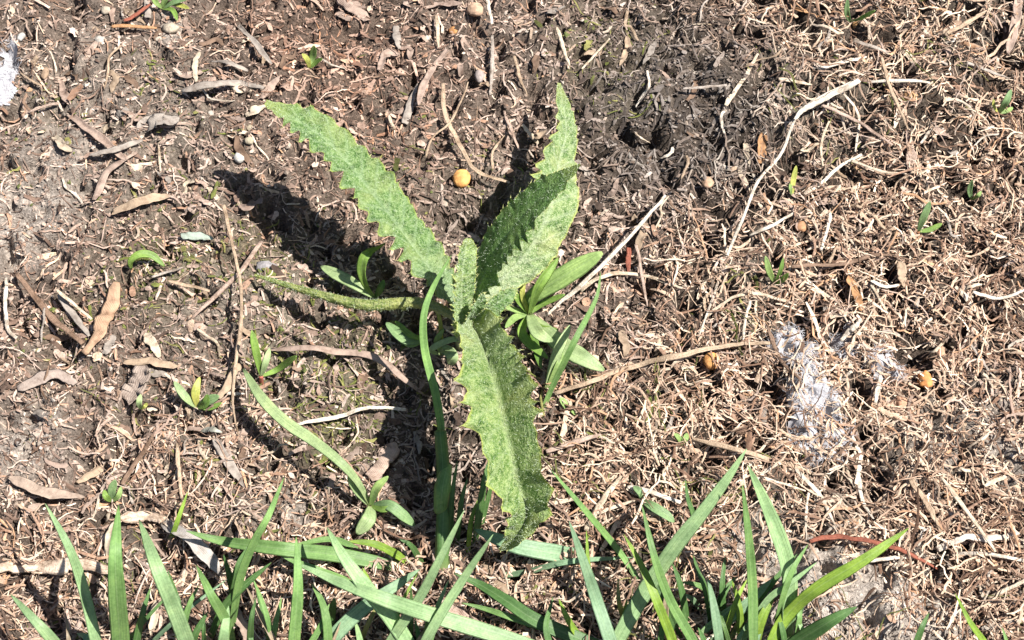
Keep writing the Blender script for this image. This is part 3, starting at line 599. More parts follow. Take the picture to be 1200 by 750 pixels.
# ------------------------------------------------------------------ pebbles, clods, seeds, fluff
def lump(name, c, sx, sy, sz, amp=0.25, sub=2, seed=0, freq=2.0, flat=False, oct=False):
    bm = bmesh.new(); bmesh.ops.create_icosphere(bm, subdivisions=sub, radius=1)
    from mathutils import noise as mn
    for v in bm.verts:
        d = mn.noise(v.co * freq + Vector((seed * 3.1, seed * 1.7, 0))); v.co *= 1 + amp * d + (0.28 * mn.noise(v.co * 6 + Vector((seed, 0, 3))) + 0.18 * mn.noise(v.co * 14) if oct else 0)
        v.co = Vector((v.co.x * sx, v.co.y * sy, v.co.z * sz))
    me = bpy.data.meshes.new(name); bm.to_mesh(me); bm.free()
    for p in me.polygons: p.use_smooth = not flat
    return me
def lump_thing(name, px, py, w, h, col, mat, label, cat, group, amp=0.25, rz=0.0, sink=0.25, sub=2, flat=False, seed=1, hz=None, oct=False):
    sx = w * MMPX / 2; sy = h * MMPX / 2 / 0.9; sz = (hz * MMPX / 2) if hz else min(sx, sy) * 0.75
    c = at(px, py, sz * (1 - sink)); o = obj(name, lump(name, c, sx, sy, sz, amp, sub, seed, flat=flat, oct=oct), mat, color=col); o.location = c; o.rotation_euler = (0, 0, rz)
    return tag(o, label, cat, group)
SEEDS = [(541, 209, 22, 23, (0.72, 0.36, 0.12), 'bright orange round seed on the soil behind the plant', -0.25), (834, 423, 19, 19, (0.66, 0.33, 0.12), 'orange round seed under the long thick tan straw', -0.6),
         (1084, 445, 17, 20, (0.58, 0.25, 0.09), 'deep orange seed right of the small fluff patch', 0.1), (1057, 473, 15, 15, (0.52, 0.29, 0.18), 'pinkish orange seed below the small fluff patch', .3),
         (938, 265, 14, 14, (0.40, 0.22, 0.12), 'brown orange seed right of the longest straw', .3), (1102, 412, 11, 11, (0.50, 0.28, 0.18), 'small pink seed above the deep orange one', .3),
         (533, 36, 17, 15, (0.50, 0.25, 0.10), 'orange seed half buried near the top edge', .35), (557, 11, 22, 18, (0.48, 0.32, 0.22), 'tan round seed at the top edge', .35),
         (829, 214, 15, 15, (0.45, 0.29, 0.19), 'tan seed left of the longest straw', .3), (860, 200, 12, 12, (0.46, 0.32, 0.22), 'small tan seed just left of the longest straw', .3),
         (1067, 113, 18, 13, (0.48, 0.28, 0.14), 'orange brown seed husk in the upper right straw', .3), (1006, 30, 16, 12, (0.52, 0.29, 0.13), 'orange seed husk below the sprout at the top right', .3)]
for i, (px, py, w_, h_, c_, lab, sk) in enumerate(SEEDS):
    lump_thing('seed', px, py, w_, h_, c_, M_seed, lab, 'seed', 'round seeds on the soil', 0.10 if i < 2 else 0.25, sink=sk, sub=3, seed=i)
PEB = [(117, 47, 14, 11, (0.55, 0.5, 0.44), 'whitish pebble at the upper left below the dark red twig'), (280, 185, 12, 14, (0.66, 0.62, 0.56), 'white pebble left of the left leaf'),
       (292, 165, 12, 11, (0.55, 0.47, 0.34), 'yellowish pebble left of the left leaf'), (293, 150, 10, 9, (0.5, 0.42, 0.3), 'small yellowish pebble below the left leaf tip'),
       (25, 43, 10, 12, (0.6, 0.57, 0.52), 'white pebble near the top left corner'), (247, 133, 8, 8, (0.58, 0.53, 0.46), 'tiny white pebble by the folded triangular leaf scrap'),
       (53, 86, 10, 19, (0.40, 0.28, 0.19), 'oval tan pebble near the fluff at the left edge'), (124, 12, 13, 12, (0.52, 0.44, 0.34), 'cream pebble at the top left edge'),
       (562, 89, 13, 20, (0.46, 0.38, 0.345), 'oval pinkish grey pebble behind the plant'), (500, 45, 8, 8, (0.6, 0.55, 0.48), 'tiny white pebble behind the long curved tan leaf'),
       (311, 313, 25, 15, (0.42, 0.39, 0.39), 'flat lilac grey stone by the olive leaf stalk'), (200, 33, 22, 14, (0.60, 0.50, 0.38), 'cream crumbly stone below the top left sprout'),
       (186, 46, 9, 9, (0.6, 0.52, 0.42), 'small cream stone below the crumbly one'), (1115, 605, 12, 10, (0.5, 0.46, 0.42), 'grey pebble in the straw at the lower right')]
for i, (px, py, w_, h_, c_, lab) in enumerate(PEB):
    c_ = tuple(0.72 * q for q in c_)
    lump_thing('pebble', px, py, w_, h_, c_, M_stone, lab, 'pebble', 'small pebbles on the soil', 0.35, rz=i * 0.7 if w_ < 15 and h_ < 15 else 0, sink=0.35, sub=2, flat=False, seed=i + 20)
def fluff(px, py, w_, h_, rot, nf, label, seed):
    nf = nf // 2; r2 = np.random.default_rng(seed); k = 44
    c = at(px, py, 0.0); sx, sy = w_ * MMPX / 2, h_ * MMPX / 2 / 0.88
    root = empty('seed_fluff', c); tag(root, label, 'fluff', 'patches of white fluff')
    g = np.linspace(-1.15, 1.15, k); gx, gy = np.meshgrid(g, g, indexing='ij'); gx = gx.ravel(); gy = gy.ravel()
    cr, sr = math.cos(rot), math.sin(rot); X = c[0] + (gx * cr * sx - gy * sr * sy); Y = c[1] + (gx * sr * sx + gy * cr * sy)
    e = 1 - (gx ** 2 + gy ** 2) + (fbm(X + 2, Y, 0.0035, 3, seed) - 0.5) * 2.8 + 0.2
    Z = Hg(X, Y) + 0.0003 + np.clip(e, 0, 1) * 0.0011 + (fbm(X, Y + 4, 0.0018, 2, seed + 3) - 0.5) * 0.0009
    i, j = np.meshgrid(np.arange(k - 1), np.arange(k - 1), indexing='ij'); a = (i * k + j).ravel(); F = np.c_[a, a + k, a + k + 1, a + 1]
    F = F[(e[F] > 0.08).all(1)]
    V = np.c_[X, Y, Z]; used = np.unique(F); mp = np.full(len(V), -1); mp[used] = np.arange(len(used))
    obj('felt', make_mesh('felt', V[used], mp[F]), M_fluff, root, (0.37, 0.36, 0.375))
    q = r2.choice(used, nf); fx = V[q, 0] + r2.normal(0, 0.0005, nf); fy = V[q, 1] + r2.normal(0, 0.0005, nf)
    Vr, Fr, Cr = ribbons(fx, fy, 0.0012 + r2.random(nf) * 0.0013, 0.0012 + r2.random(nf) * 0.003, np.full(nf, 0.00007), r2.uniform(0, 6.28, nf), r2.normal(0, 0.4, nf), r2.normal(0, 2, nf), np.full(nf, 0.8), np.zeros(nf), np.full((nf, 3), 0.75), 4, 0.4)
    o = obj('fibres', make_mesh('fibres', Vr, Fr, Cr), M_hair, root, (0.48, 0.47, 0.485)); o['kind'] = 'stuff'
fluff(2, 95, 42, 84, 0.0, 500, 'white fluff patch at the left edge near the top', 3)
fluff(926, 418, 44, 80, 0.35, 500, 'large pale fluff patch beside the brown twig at right', 4)
fluff(962, 500, 66, 64, 0.2, 500, 'pale fluff patch below the large one at right', 5)
fluff(950, 455, 50, 40, 0.0, 260, 'thin fluff patch joining the two larger ones at right', 6)
fluff(1034, 430, 42, 36, 0.3, 260, 'small fluff patch left of the deep orange seed', 7)
fluff(984, 410, 30, 40, -0.4, 200, 'narrow fluff patch right of the large one', 8)

# ------------------------------------------------------------------ the spiny plant
def thistle_leaf(parent, pts, halfw, nh, fold=20, teeth=13, amp=0.2, wav=0.0012, hairs=2200, seed=0, nh2=None, rolled=0.0, label=None, asym=1.0, bowl=0.0, puckk=1.0, tint=(0.92, 0.97, 0.98)):
    r2 = np.random.default_rng(seed); n = 110; U = 21
    P = [at0(a, b, h * 1e-3) for a, b, h in pts]; C, t = catmull(P, n)
    T = nrm(np.gradient(C, axis=0)); k = t[:, None]
    N = np.array(nh)[None] * (1 - k) + np.array(nh2 if nh2 else nh)[None] * k
    S = nrm(np.cross(T, N)); N = nrm(np.cross(S, T))
    w = np.interp(t, [q[0] for q in halfw], [q[1] for q in halfw]) * MMPX
    w = np.convolve(np.pad(w, 4, 'edge'), np.ones(9) / 9, 'valid')
    u = np.linspace(-1, 1, U); u = np.sign(u) * np.abs(u) ** 0.85
    V = np.zeros((n, U, 3)); sp = []
    for side in (-1, 1):
        ed = np.cumsum(np.r_[0, 0.35 + 1.3 * r2.random(teeth)]); ed = ed / ed[-1]
        kk = np.clip(np.searchsorted(ed, t, side='right') - 1, 0, teeth - 1); ph = (t - ed[kk]) / (ed[kk + 1] - ed[kk])
        big = (0.25 + 1.3 * r2.random(teeth))[kk]
        saw = np.where(ph < 0.68, ph / 0.68, 1 - (ph - 0.68) / 0.32); saw = saw ** 1.4
        small = np.abs(((ph * 3 + 0.3) % 1) - 0.5) * 2
        m = 1 - amp * 0.55 + amp * big * saw + amp * 0.22 * small * r2.random(n)
        wave = wav * np.sin(2 * math.pi * (ph + 0.2)) * big + wav * 0.6 * np.sin(t * 23 + seed + side)
        for q in range(teeth):
            j = int(np.argmin(np.abs(t - (ed[q] + 0.68 * (ed[q + 1] - ed[q])))));
            if 0.06 < t[j] < 0.97: sp.append((j, side))
        for c, uu in enumerate(u):
            if np.sign(uu) != side and not (uu == 0 and side == 1): continue
            au = abs(uu); ww = w * (1 + (m - 1) * au ** 2) * (asym if side == 1 else 1)
            f = math.radians(fold) + rolled * au
            lat = ww * au * math.cos(f) if not rolled else ww * np.sin(np.minimum(rolled * au, 3.0)) / rolled
            up = ww * au * math.sin(f) if not rolled else -ww * (1 - np.cos(rolled * au)) / rolled
            up = up - bowl * ww * au * au
            puck = (vnoise(t * 34 + au * 2, np.full(n, uu * 4.0 + side * 9), seed + 5) - 0.5) * 0.0009 * puckk * np.sin(math.pi * min(au, 1)) * np.clip(w / 0.004, 0, 1)
            V[:, c] = C + S * (lat * side)[:, None] + N * (up + wave * au ** 2.2 * np.clip(w / 0.004, 0, 1) + puck - 0.0006 * math.exp(-(uu / 0.1) ** 2) * np.clip(w / 0.006, 0, 1))[:, None]
    uv = np.zeros((n, U, 2)); uv[:, :, 0] = (u * 0.5 + 0.5)[None]; uv[:, :, 1] = t[:, None]
    i, j = np.meshgrid(np.arange(n - 1), np.arange(U - 1), indexing='ij'); a = (i * U + j).ravel(); F = np.c_[a, a + U, a + U + 1, a + 1]
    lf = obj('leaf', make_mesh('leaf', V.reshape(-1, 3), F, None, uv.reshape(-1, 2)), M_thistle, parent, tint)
    if label: lf['label'] = label
    # marginal spines
    SV, SF = [], []
    for (j, side) in sp:
        for rep in range(3):
            jj = min(max(j + (0, -2, 3)[rep] * (1 if rep else 0), 1), n - 2); c = 0 if side == -1 else U - 1
            p = V[jj, c]; out = nrm(p - V[jj, 4 if side == -1 else U - 5]); d = nrm(out * 0.8 + T[jj] * 0.55 + r2.normal(0, 0.25, 3))
            Ls = (0.0009 if rep == 0 else 0.0005) * (0.7 + 0.6 * r2.random()); a1 = nrm(np.cross(d, N[jj])); a2 = np.cross(d, a1); rr = 0.00011
            b = len(SV); SV += [p + a1 * rr - d * 0.0002, p - a1 * rr * .5 + a2 * rr - d * 0.0002, p - a1 * rr * .5 - a2 * rr - d * 0.0002, p + d * Ls]
            SF += [(b, b + 1, b + 3), (b + 1, b + 2, b + 3), (b + 2, b, b + 3)]
    so = obj('spines', make_mesh('spines', np.array(SV), np.array(SF), smooth=False), M_hair, lf, (0.46, 0.46, 0.19)); so['kind'] = 'stuff'
    # woolly hairs on both faces
    ii = r2.integers(1, n - 2, hairs); cc = r2.integers(0, U - 1, hairs); fa, fb = r2.random((hairs, 1)), r2.random((hairs, 1))
    p = (V[ii, cc] * (1 - fa) + V[ii + 1, cc] * fa) * (1 - fb) + (V[ii, cc + 1] * (1 - fa) + V[ii + 1, cc + 1] * fa) * fb
    nn = nrm(np.cross(V[ii + 1, cc] - V[ii, cc], V[ii, cc + 1] - V[ii, cc])); nn *= np.where(r2.random((hairs, 1)) < 0.75, 1, -1) * np.sign((nn * N[ii]).sum(1, keepdims=True))
    d = nrm(nn * 0.7 + r2.normal(0, 0.6, (hairs, 3))); Lh = 0.0003 + 0.0006 * r2.random((hairs, 1)); a1 = nrm(np.cross(d, r2.normal(0, 1, (hairs, 3)))) * 0.00003
    HV = np.stack([p + a1, p - a1, p + d * Lh], 1).reshape(-1, 3); HF = np.arange(hairs * 3).reshape(-1, 3)
    ho = obj('hairs', make_mesh('hairs', HV, HF), M_hair, lf, (0.52, 0.6, 0.43)); ho['kind'] = 'stuff'
    return lf
base = at(545, 408, 0)
th = tag(empty('thistle_plant', base), 'large spiny leaved green thistle rosette in the middle of the picture', 'thistle')
thistle_leaf(th, [(541, 374, 14), (520, 336, 15), (484, 286, 18), (438, 226, 23), (392, 172, 28), (352, 142, 31), (311, 120, 34)],
             [(0, 8), (0.08, 12), (0.2, 24), (0.4, 31), (0.55, 31), (0.68, 29), (0.76, 23), (0.85, 24), (0.93, 15), (1, 2)], (0.55, -0.12, 0.83), 12, 19, 0.2, 0.0013, 3000, 1, label='long pale leaf reaching out to the upper left')
thistle_leaf(th, [(548, 372, 14), (582, 334, 16), (622, 292, 19), (648, 238, 22), (656, 190, 20), (664, 150, 17), (655, 97, 13)],
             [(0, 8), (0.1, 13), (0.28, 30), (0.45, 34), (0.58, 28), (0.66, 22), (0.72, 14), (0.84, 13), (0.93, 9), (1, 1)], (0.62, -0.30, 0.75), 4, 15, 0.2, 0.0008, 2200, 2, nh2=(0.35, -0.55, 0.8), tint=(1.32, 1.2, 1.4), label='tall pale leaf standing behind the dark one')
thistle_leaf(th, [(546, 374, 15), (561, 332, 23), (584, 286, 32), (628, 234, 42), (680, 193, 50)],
             [(0, 10), (0.15, 26), (0.35, 36), (0.55, 35), (0.75, 27), (0.9, 14), (1, 1)], (-0.80, 0.0, 0.59), 0, 15, 0.28, 0.0003, 900, 3, puckk=0.3, tint=(0.58, 0.72, 0.55), label='dark shaded leaf turned away from the sun')  # low tint paints extra shade into this leaf's colour, on top of its real shading
thistle_leaf(th, [(541, 392, 16), (541, 355, 22), (543, 320, 28), (548, 279, 33)],
             [(0, 14), (0.3, 17), (0.6, 17), (0.85, 15), (0.95, 11), (1, 4)], (0.72, -0.50, 0.50), 14, 13, 0.22, 0.0003, 2000, 4, puckk=0.4, tint=(1.2, 1.14, 1.15), label='small folded leaf standing upright at the centre')
thistle_leaf(th, [(548, 374, 14), (562, 395, 19), (580, 448, 25), (594, 508, 28), (606, 562, 25), (617, 600, 19), (606, 628, 13), (586, 645, 8)],
             [(0, 14), (0.06, 22), (0.14, 33), (0.24, 38), (0.3, 43), (0.38, 50), (0.48, 50), (0.56, 45), (0.66, 40), (0.76, 31), (0.86, 18), (0.94, 9), (1, 1)], (-0.02, -0.12, 1), 42, 14, 0.36, 0.0013, 3400, 5, puckk=0.6, tint=(1.12, 1.07, 1.0), label='broad folded leaf drooping towards the camera')
thistle_leaf(th, [(538, 372, 14), (495, 354, 13), (430, 356, 11), (370, 343, 8), (298, 322, 3)],
             [(0, 8), (0.15, 11), (0.4, 12), (0.6, 9), (0.8, 7), (1, 3)], (0.15, -0.3, 0.95), 0, 22, 0.2, 0.0006, 900, 6, rolled=1.7, tint=(1.25, 1.02, 0.85), label='narrow rolled olive leaf running left')
thistle_leaf(th, [(545, 378, 16), (556, 362, 23), (566, 342, 28)], [(0, 8), (0.5, 12), (0.85, 8), (1, 1)], (0.6, -0.6, 0.5), 20, 8, 0.22, 0.0004, 500, 7, label='tiny young leaf at the heart of the plant')
thistle_leaf(th, [(550, 374, 16), (568, 366, 20), (590, 350, 22), (606, 338, 21)], [(0, 8), (0.4, 13), (0.8, 9), (1, 1)], (0.3, -0.5, 0.8), 22, 9, 0.24, 0.0005, 600, 8, label='short pale young leaf on the right of the heart')
Pst = [base + np.array([0, 0, -0.002]), base * 0.5 + at0(544, 376, .015) * 0.5, at0(544, 374, 0.016)]
obj('stem', strip('stem', Pst, 0.0055, 1.0, 0, [(0, .8), (1, 1.1)], nhint=(0, 1, 0)), M_stem, th, (0.3, 0.34, 0.18))

# ------------------------------------------------------------------ smooth leaved herbs and seedlings
G1, G2, G3, G4, GY, GB = (0.25, 0.39, 0.085), (0.33, 0.46, 0.16), (0.16, 0.28, 0.06), (0.40, 0.50, 0.25), (0.5, 0.5, 0.13), (0.25, 0.38, 0.17)
def herb(name, base, leaves, label, cat, group=None, stem=None, stem_col=(0.3, 0.14, 0.07)):
    b = at(base[0], base[1], 0); root = tag(empty(name, b), label, cat, group)
    top = at(base[0], base[1] - (stem or 2) * 0.9, (stem or 2) * 0.9 * MMPX / 0.47 * 0.6)
    if stem:
        obj('stem', strip('stem', [b - np.array([0, 0, 0.001]), (b + top) / 2, top], 0.0011, 0.9, 0, None, nhint=(0, 1, 0), n=6), M_stem, root, stem_col)
    for lf in leaves:
        pts, w, col = lf[:3]; nh = lf[3] if len(lf) > 3 else (0.15, -0.35, 1)
        P = [top if i == 0 and stem else at(a, b2, h * 1e-3) for i, (a, b2, h) in enumerate(pts)]
        obj('leaf', strip('leaf', P, w * MMPX * 0.85, 0.05, random.uniform(0.1, 0.4), [(0, 0.3), (0.2, 0.7), (0.5, 1), (0.75, 0.95), (0.92, 0.6), (1, 0.15)], nh, n=20, k=4), M_herb, root, col)
    return root
herb('herb', (620, 372), [([(617, 366, 2), (622, 350, 7), (660, 324, 14), (706, 296, 16)], 28, G2), ([(617, 366, 3), (630, 336, 14), (654, 302, 18)], 18, G1, (0.5, -0.6, 0.5)),
     ([(617, 366, 3), (630, 390, 9), (648, 400, 9)], 20, G4), ([(617, 366, 2), (655, 402, 6), (680, 418, 6), (708, 434, 4)], 26, G4), ([(617, 366, 2), (612, 392, 4), (642, 420, 5)], 14, G1),
     ([(617, 366, 2), (606, 350, 9), (600, 332, 12)], 9, G1), ([(617, 366, 2), (632, 384, 3), (655, 387, 4)], 10, G1), ([(617, 366, 2), (604, 372, 6), (592, 384, 7)], 10, G2), ([(617, 366, 2), (612, 345, 10), (616, 322, 14)], 8, GY), ([(617, 366, 2), (636, 356, 8), (662, 345, 9)], 9, G1), ([(617, 366, 2), (600, 362, 7), (586, 356, 9)], 8, G2), ([(617, 366, 1), (628, 408, 3), (634, 432, 4)], 11, G3)], 'smooth leaved herb squeezed against the right side of the thistle', 'herb', stem=4)
herb('seedling', (640, 462), [([(641, 452, 1), (652, 415, 8), (668, 381, 12)], 15, G4, (0.2, -0.8, 0.6)), ([(641, 452, 1), (655, 425, 6), (664, 403, 8)], 9, G2, (0.2, -0.8, 0.6))], 'small light green shoot right of the thistle with reddish foot', 'seedling', 'seedlings', stem=6)
herb('seedling', (665, 484), [([(665, 482, 0.5), (662, 474, 3), (656, 466, 4)], 9, G2), ([(665, 482, .5), (671, 480, 2), (675, 486, 2)], 9, G2)], 'tiny green seedling right of the drooping leaf', 'seedling', 'seedlings')
herb('seedling', (440, 352), [([(438, 348, 2), (428, 332, 6), (424, 314, 10), (430, 297, 13), (452, 284, 12)], 14, G1, (-0.3, -0.9, 0.3)), ([(438, 348, 2), (420, 336, 4), (400, 325, 6), (376, 312, 6)], 17, G4),
     ([(438, 348, 2), (446, 338, 5), (450, 328, 6)], 10, G3)], 'seedling with a hooked leaf in the plant shadow', 'seedling', 'seedlings', stem=3, stem_col=G4)
herb('seedling', (500, 402), [([(498, 398, 1), (480, 392, 5), (463, 376, 8)], 9, G1), ([(498, 398, 1), (476, 398, 4), (452, 378, 6)], 15, GB), ([(498, 398, 1), (480, 404, 3), (460, 388, 4)], 8, G2)], 'small bright seedling left of the curved grass stem', 'seedling', 'seedlings')
herb('seedling', (518, 420), [([(518, 416, 1), (512, 400, 6), (520, 385, 8)], 9, G2, (0, -1, 0.3)), ([(518, 416, 1), (505, 410, 4), (528, 398, 7), (545, 400, 6)], 9, G4), ([(518, 416, 1), (522, 410, 4), (530, 418, 5), (527, 428, 3)], 17, G4),
     ([(518, 416, 1), (516, 380, 9), (511, 362, 12), (503, 355, 12)], 6, GY)], 'round leaved seedling tucked under the thistle heart', 'seedling', 'seedlings')
herb('seedling', (434, 600), [([(434, 590, 2), (420, 566, 9), (398, 541, 12), (365, 515, 13), (335, 495, 12), (306, 466, 10), (285, 432, 7)], 15, G4), ([(434, 590, 2), (441, 572, 8), (455, 558, 11)], 11, G2), ([(434, 590, 2), (455, 592, 6), (470, 602, 5), (486, 616, 3)], 15, GB),
     ([(434, 590, 2), (448, 597, 5), (460, 594, 6), (458, 586, 6)], 8, G1), ([(434, 590, 2), (432, 608, 5), (418, 626, 3)], 19, G4), ([(434, 590, 2), (420, 575, 8), (408, 556, 10)], 14, G4)], 'seedling with one very long pale leaf reaching up left', 'seedling', 'seedlings', stem=8)
herb('seedling', (232, 482), [([(231, 478, 1), (217, 465, 4), (204, 447, 6)], 11, G4), ([(231, 478, 1), (229, 460, 5), (234, 442, 8)], 12, GY, (0.2, -1, 0.2)), ([(231, 478, 1), (243, 470, 4), (257, 464, 5)], 13, GB), ([(231, 478, 1), (240, 474, 4), (243, 462, 7)], 10, G3), ([(231, 478, 1), (246, 478, 3), (260, 472, 3)], 7, G1)], 'green seedling with one yellow leaf at the left', 'seedling', 'seedlings')
herb('seedling', (306, 450), [([(307, 440, 2), (300, 412, 9), (295, 387, 13)], 11, G1, (0.3, -0.9, 0.4)), ([(307, 440, 2), (311, 425, 6), (316, 408, 9)], 9, G4, (0, -1, .3)), ([(307, 440, 2), (325, 433, 6), (348, 417, 8)], 10, G1)], 'upright three leaved seedling with a red stem at the left', 'seedling', 'seedlings', stem=10, stem_col=(0.4, 0.13, 0.09))
herb('seedling', (165, 482), [([(165, 480, 1), (163, 472, 4), (165, 462, 6)], 8, G4, (0, -1, .3)), ([(165, 480, 1), (170, 476, 2), (172, 472, 2)], 5, GY)], 'tiny pale seedling beside the flat broad brown leaf', 'seedling', 'seedlings')
herb('seedling', (908, 334), [([(908, 332, 1), (901, 317, 6), (897, 300, 9)], 9, G2, (.2, -1, .3)), ([(908, 332, 1), (914, 318, 5), (918, 302, 8)], 7, G3, (.2, -1, .3)), ([(908, 332, 1), (916, 328, 3), (924, 320, 4)], 8, G1)], 'three leaved sprout in the straw right of the longest straw', 'seedling', 'seedlings')
herb('seedling', (1076, 275), [([(1076, 272, 1), (1082, 255, 6), (1090, 236, 10)], 11, GB, (-.2, -1, .4)), ([(1076, 272, 1), (1090, 269, 4), (1104, 262, 5)], 8, G1)], 'dark green sprout at the far right above the brown straw', 'seedling', 'seedlings', stem=4)
herb('seedling', (1170, 136), [([(1170, 133, 1), (1178, 120, 6), (1185, 105, 8)], 11, GB, (-.2, -1, .4)), ([(1170, 133, 1), (1165, 125, 4), (1164, 116, 5)], 6, GY), ([(1170, 133, 1), (1180, 130, 2), (1187, 126, 2)], 7, G2)], 'small green sprout at the upper right edge', 'seedling', 'seedlings')
herb('seedling', (1138, 236), [([(1138, 234, 1), (1136, 222, 4), (1139, 211, 6)], 8, GB, (0, -1, .4)), ([(1138, 234, 1), (1146, 229, 2), (1150, 224, 2)], 6, G2)], 'faint green sprout below the upper right edge sprout', 'seedling', 'seedlings')
herb('seedling', (928, 232), [([(928, 230, 1), (929, 212, 5), (933, 194, 8)], 9, GY, (.2, -1, .4)), ([(928, 230, 1), (926, 220, 3), (927, 214, 4)], 5, G2)], 'single yellow green sprout beside the longest straw', 'seedling', 'seedlings')
herb('seedling', (363, 84), [([(363, 80, 1), (360, 70, 4), (354, 63, 5)], 9, GY), ([(363, 80, 1), (366, 68, 5), (368, 53, 8)], 11, G2, (.1, -1, .5)), ([(363, 80, 1), (371, 73, 3), (378, 69, 3)], 8, G1)], 'yellow green sprout above the left leaf tip', 'seedling', 'seedlings')
herb('seedling', (190, 14), [([(190, 10, 1), (200, 4, 3), (222, 10, 4)], 9, GY), ([(190, 10, 1), (195, -2, 5), (210, -14, 8)], 12, G2), ([(190, 10, 1), (202, 12, 3), (208, 24, 2)], 8, G1), ([(190, 10, 1), (182, 2, 4), (178, -8, 6)], 9, G2), ([(190, 10, 1), (206, 2, 5), (226, -4, 6)], 9, GB)], 'green sprout at the top left edge beside a red twig', 'seedling', 'seedlings')
herb('seedling', (996, 28), [([(996, 26, 1), (992, 14, 5), (993, -2, 9)], 9, GB, (.2, -1, .4)), ([(996, 26, 1), (1010, 21, 4), (1026, 12, 6)], 7, G1)], 'green sprout at the top edge right of centre', 'seedling', 'seedlings')
herb('seedling', (153, 318), [([(154, 316, 1), (153, 306, 4), (163, 298, 5), (178, 299, 4), (193, 312, 1)], 11, G1, (.1, -.6, .8))], 'bright green curled leaf sprout on mossy soil at the left', 'seedling', 'seedlings')
herb('seedling', (798, 524), [([(798, 522, 1), (796, 514, 3), (790, 508, 4)], 7, G2), ([(798, 522, 1), (803, 514, 3), (806, 508, 4)], 8, G2)], 'tiny green sprout above the tall broad grass blade', 'seedling', 'seedlings')
herb('seedling', (131, 590), [([(131, 588, 1), (131, 575, 5), (135, 562, 7)], 11, GB, (0, -1, .4)), ([(131, 588, 1), (124, 582, 4), (122, 574, 5)], 8, G1), ([(131, 588, 1), (139, 581, 4), (142, 570, 4)], 7, G2)], 'small leafy sprout above the left grass blades', 'seedling', 'seedlings')
herb('seedling', (752, 588), [([(752, 586, 1), (750, 577, 3), (742, 570, 4)], 9, GB), ([(752, 586, 1), (762, 592, 4), (780, 603, 5), (790, 612, 4)], 13, GB)], 'blue green sprout left of the tall broad grass blade', 'seedling', 'seedlings')

# ------------------------------------------------------------------ grass
GA, GL, GD, GX, GZ = (0.20, 0.345, 0.11), (0.30, 0.44, 0.215), (0.10, 0.20, 0.06), (0.25, 0.38, 0.055), (0.25, 0.385, 0.23)
def blade(root, pts, w, col, hmax, htip=None, fold=0.22, nh=(0.35, -0.38, 0.85), name='blade', twist=0.0):
    """pts run from the tip down to the root, as seen; hmax mm is the rise of the blade above the soil"""
    pts = pts[::-1]; d = np.r_[0, np.cumsum([math.dist(pts[i], pts[i + 1]) for i in range(len(pts) - 1)])]; s = d / d[-1]
    htip = hmax if htip is None else htip
    h = np.interp(s, [0, 0.3, 0.65, 1], [-0.8, hmax * 0.5, hmax * 0.95, htip])
    P = [at(p[0], p[1], q * 1e-3) for p, q in zip(pts, h)]
    return obj(name, strip(name, P, w * MMPX * 0.76, 0.05, fold, BL, nh, n=28, k=4, twist=twist), M_grass, root, np.array(col) * (1 + random.uniform(-0.12, 0.12)))
def tuft(base, blades, label, group='grass tufts along the bottom', extra=0):
    root = tag(empty('grass_tuft', at(base[0], base[1], 0)), label, 'grass', group)
    for b in blades: blade(root, *b)
    for q in range(extra):
        x0 = base[0] + random.uniform(-95, 95); y0 = random.uniform(752, 800); L = random.uniform(50, 105); lean = random.gauss(0, 0.45); bend = random.gauss(0, 0.25)
        pts = [(x0 + L * (lean * k + bend * k * k), y0 - L * k) for k in (1, 0.66, 0.33, 0)]
        dead = random.random() < 0.22
        blade(root, pts, random.uniform(6, 11), random.choice([(0.42, 0.33, 0.16), (0.36, 0.34, 0.12), (0.40, 0.30, 0.2)]) if dead else random.choice([GA, GD, GD, GX, GL, GZ]), L * 0.13, None, random.uniform(0.1, 0.5), (random.uniform(-0.3, 0.6), -0.4, 0.85))
    return root
tuft((130, 800), [([(53, 590), (80, 640), (97, 687), (112, 750), (122, 810)], 15, GL, 34), ([(139, 592), (135, 650), (137, 700), (141, 755), (142, 815)], 24, GA, 40, 44), ([(163, 609), (183, 663), (201, 707), (219, 755), (236, 812)], 21, GL, 38),
     ([(12, 696), (37, 723), (64, 753), (110, 810)], 16, GL, 24), ([(177, 687), (168, 715), (160, 750), (150, 810)], 11, GD, 16), ([(90, 742), (105, 752), (125, 800)], 14, GZ, 10)], 'grass tuft of broad single blades at the bottom left corner', extra= 3)
tuft((262, 760), [([(220, 576), (207, 613), (195, 648)], 8, GX, 8), ([(230, 662), (247, 697), (264, 728), (275, 770)], 15, GA, 22), ([(233, 686), (222, 708), (214, 740), (215, 775)], 10, GA, 14), ([(333, 559), (315, 603), (297, 636), (280, 682), (270, 745)], 12, GA, 30),
     ([(268, 710), (262, 745), (258, 790)], 17, GL, 14), ([(318, 659), (285, 687), (262, 712), (245, 750)], 12, GD, 15), ([(244, 716), (228, 745), (220, 780)], 11, GD, 12), ([(300, 700), (294, 730), (292, 775)], 10, GD, 16), ([(262, 650), (272, 690), (276, 740)], 11, GD, 14),
     ([(290, 640), (276, 670), (268, 720)], 10, GD, 14), ([(208, 725), (225, 755), (240, 790)], 12, GA, 10), ([(330, 700), (322, 735), (315, 780)], 9, GA, 10)], 'low grass tuft with many short dark blades at the lower left', extra= 6)
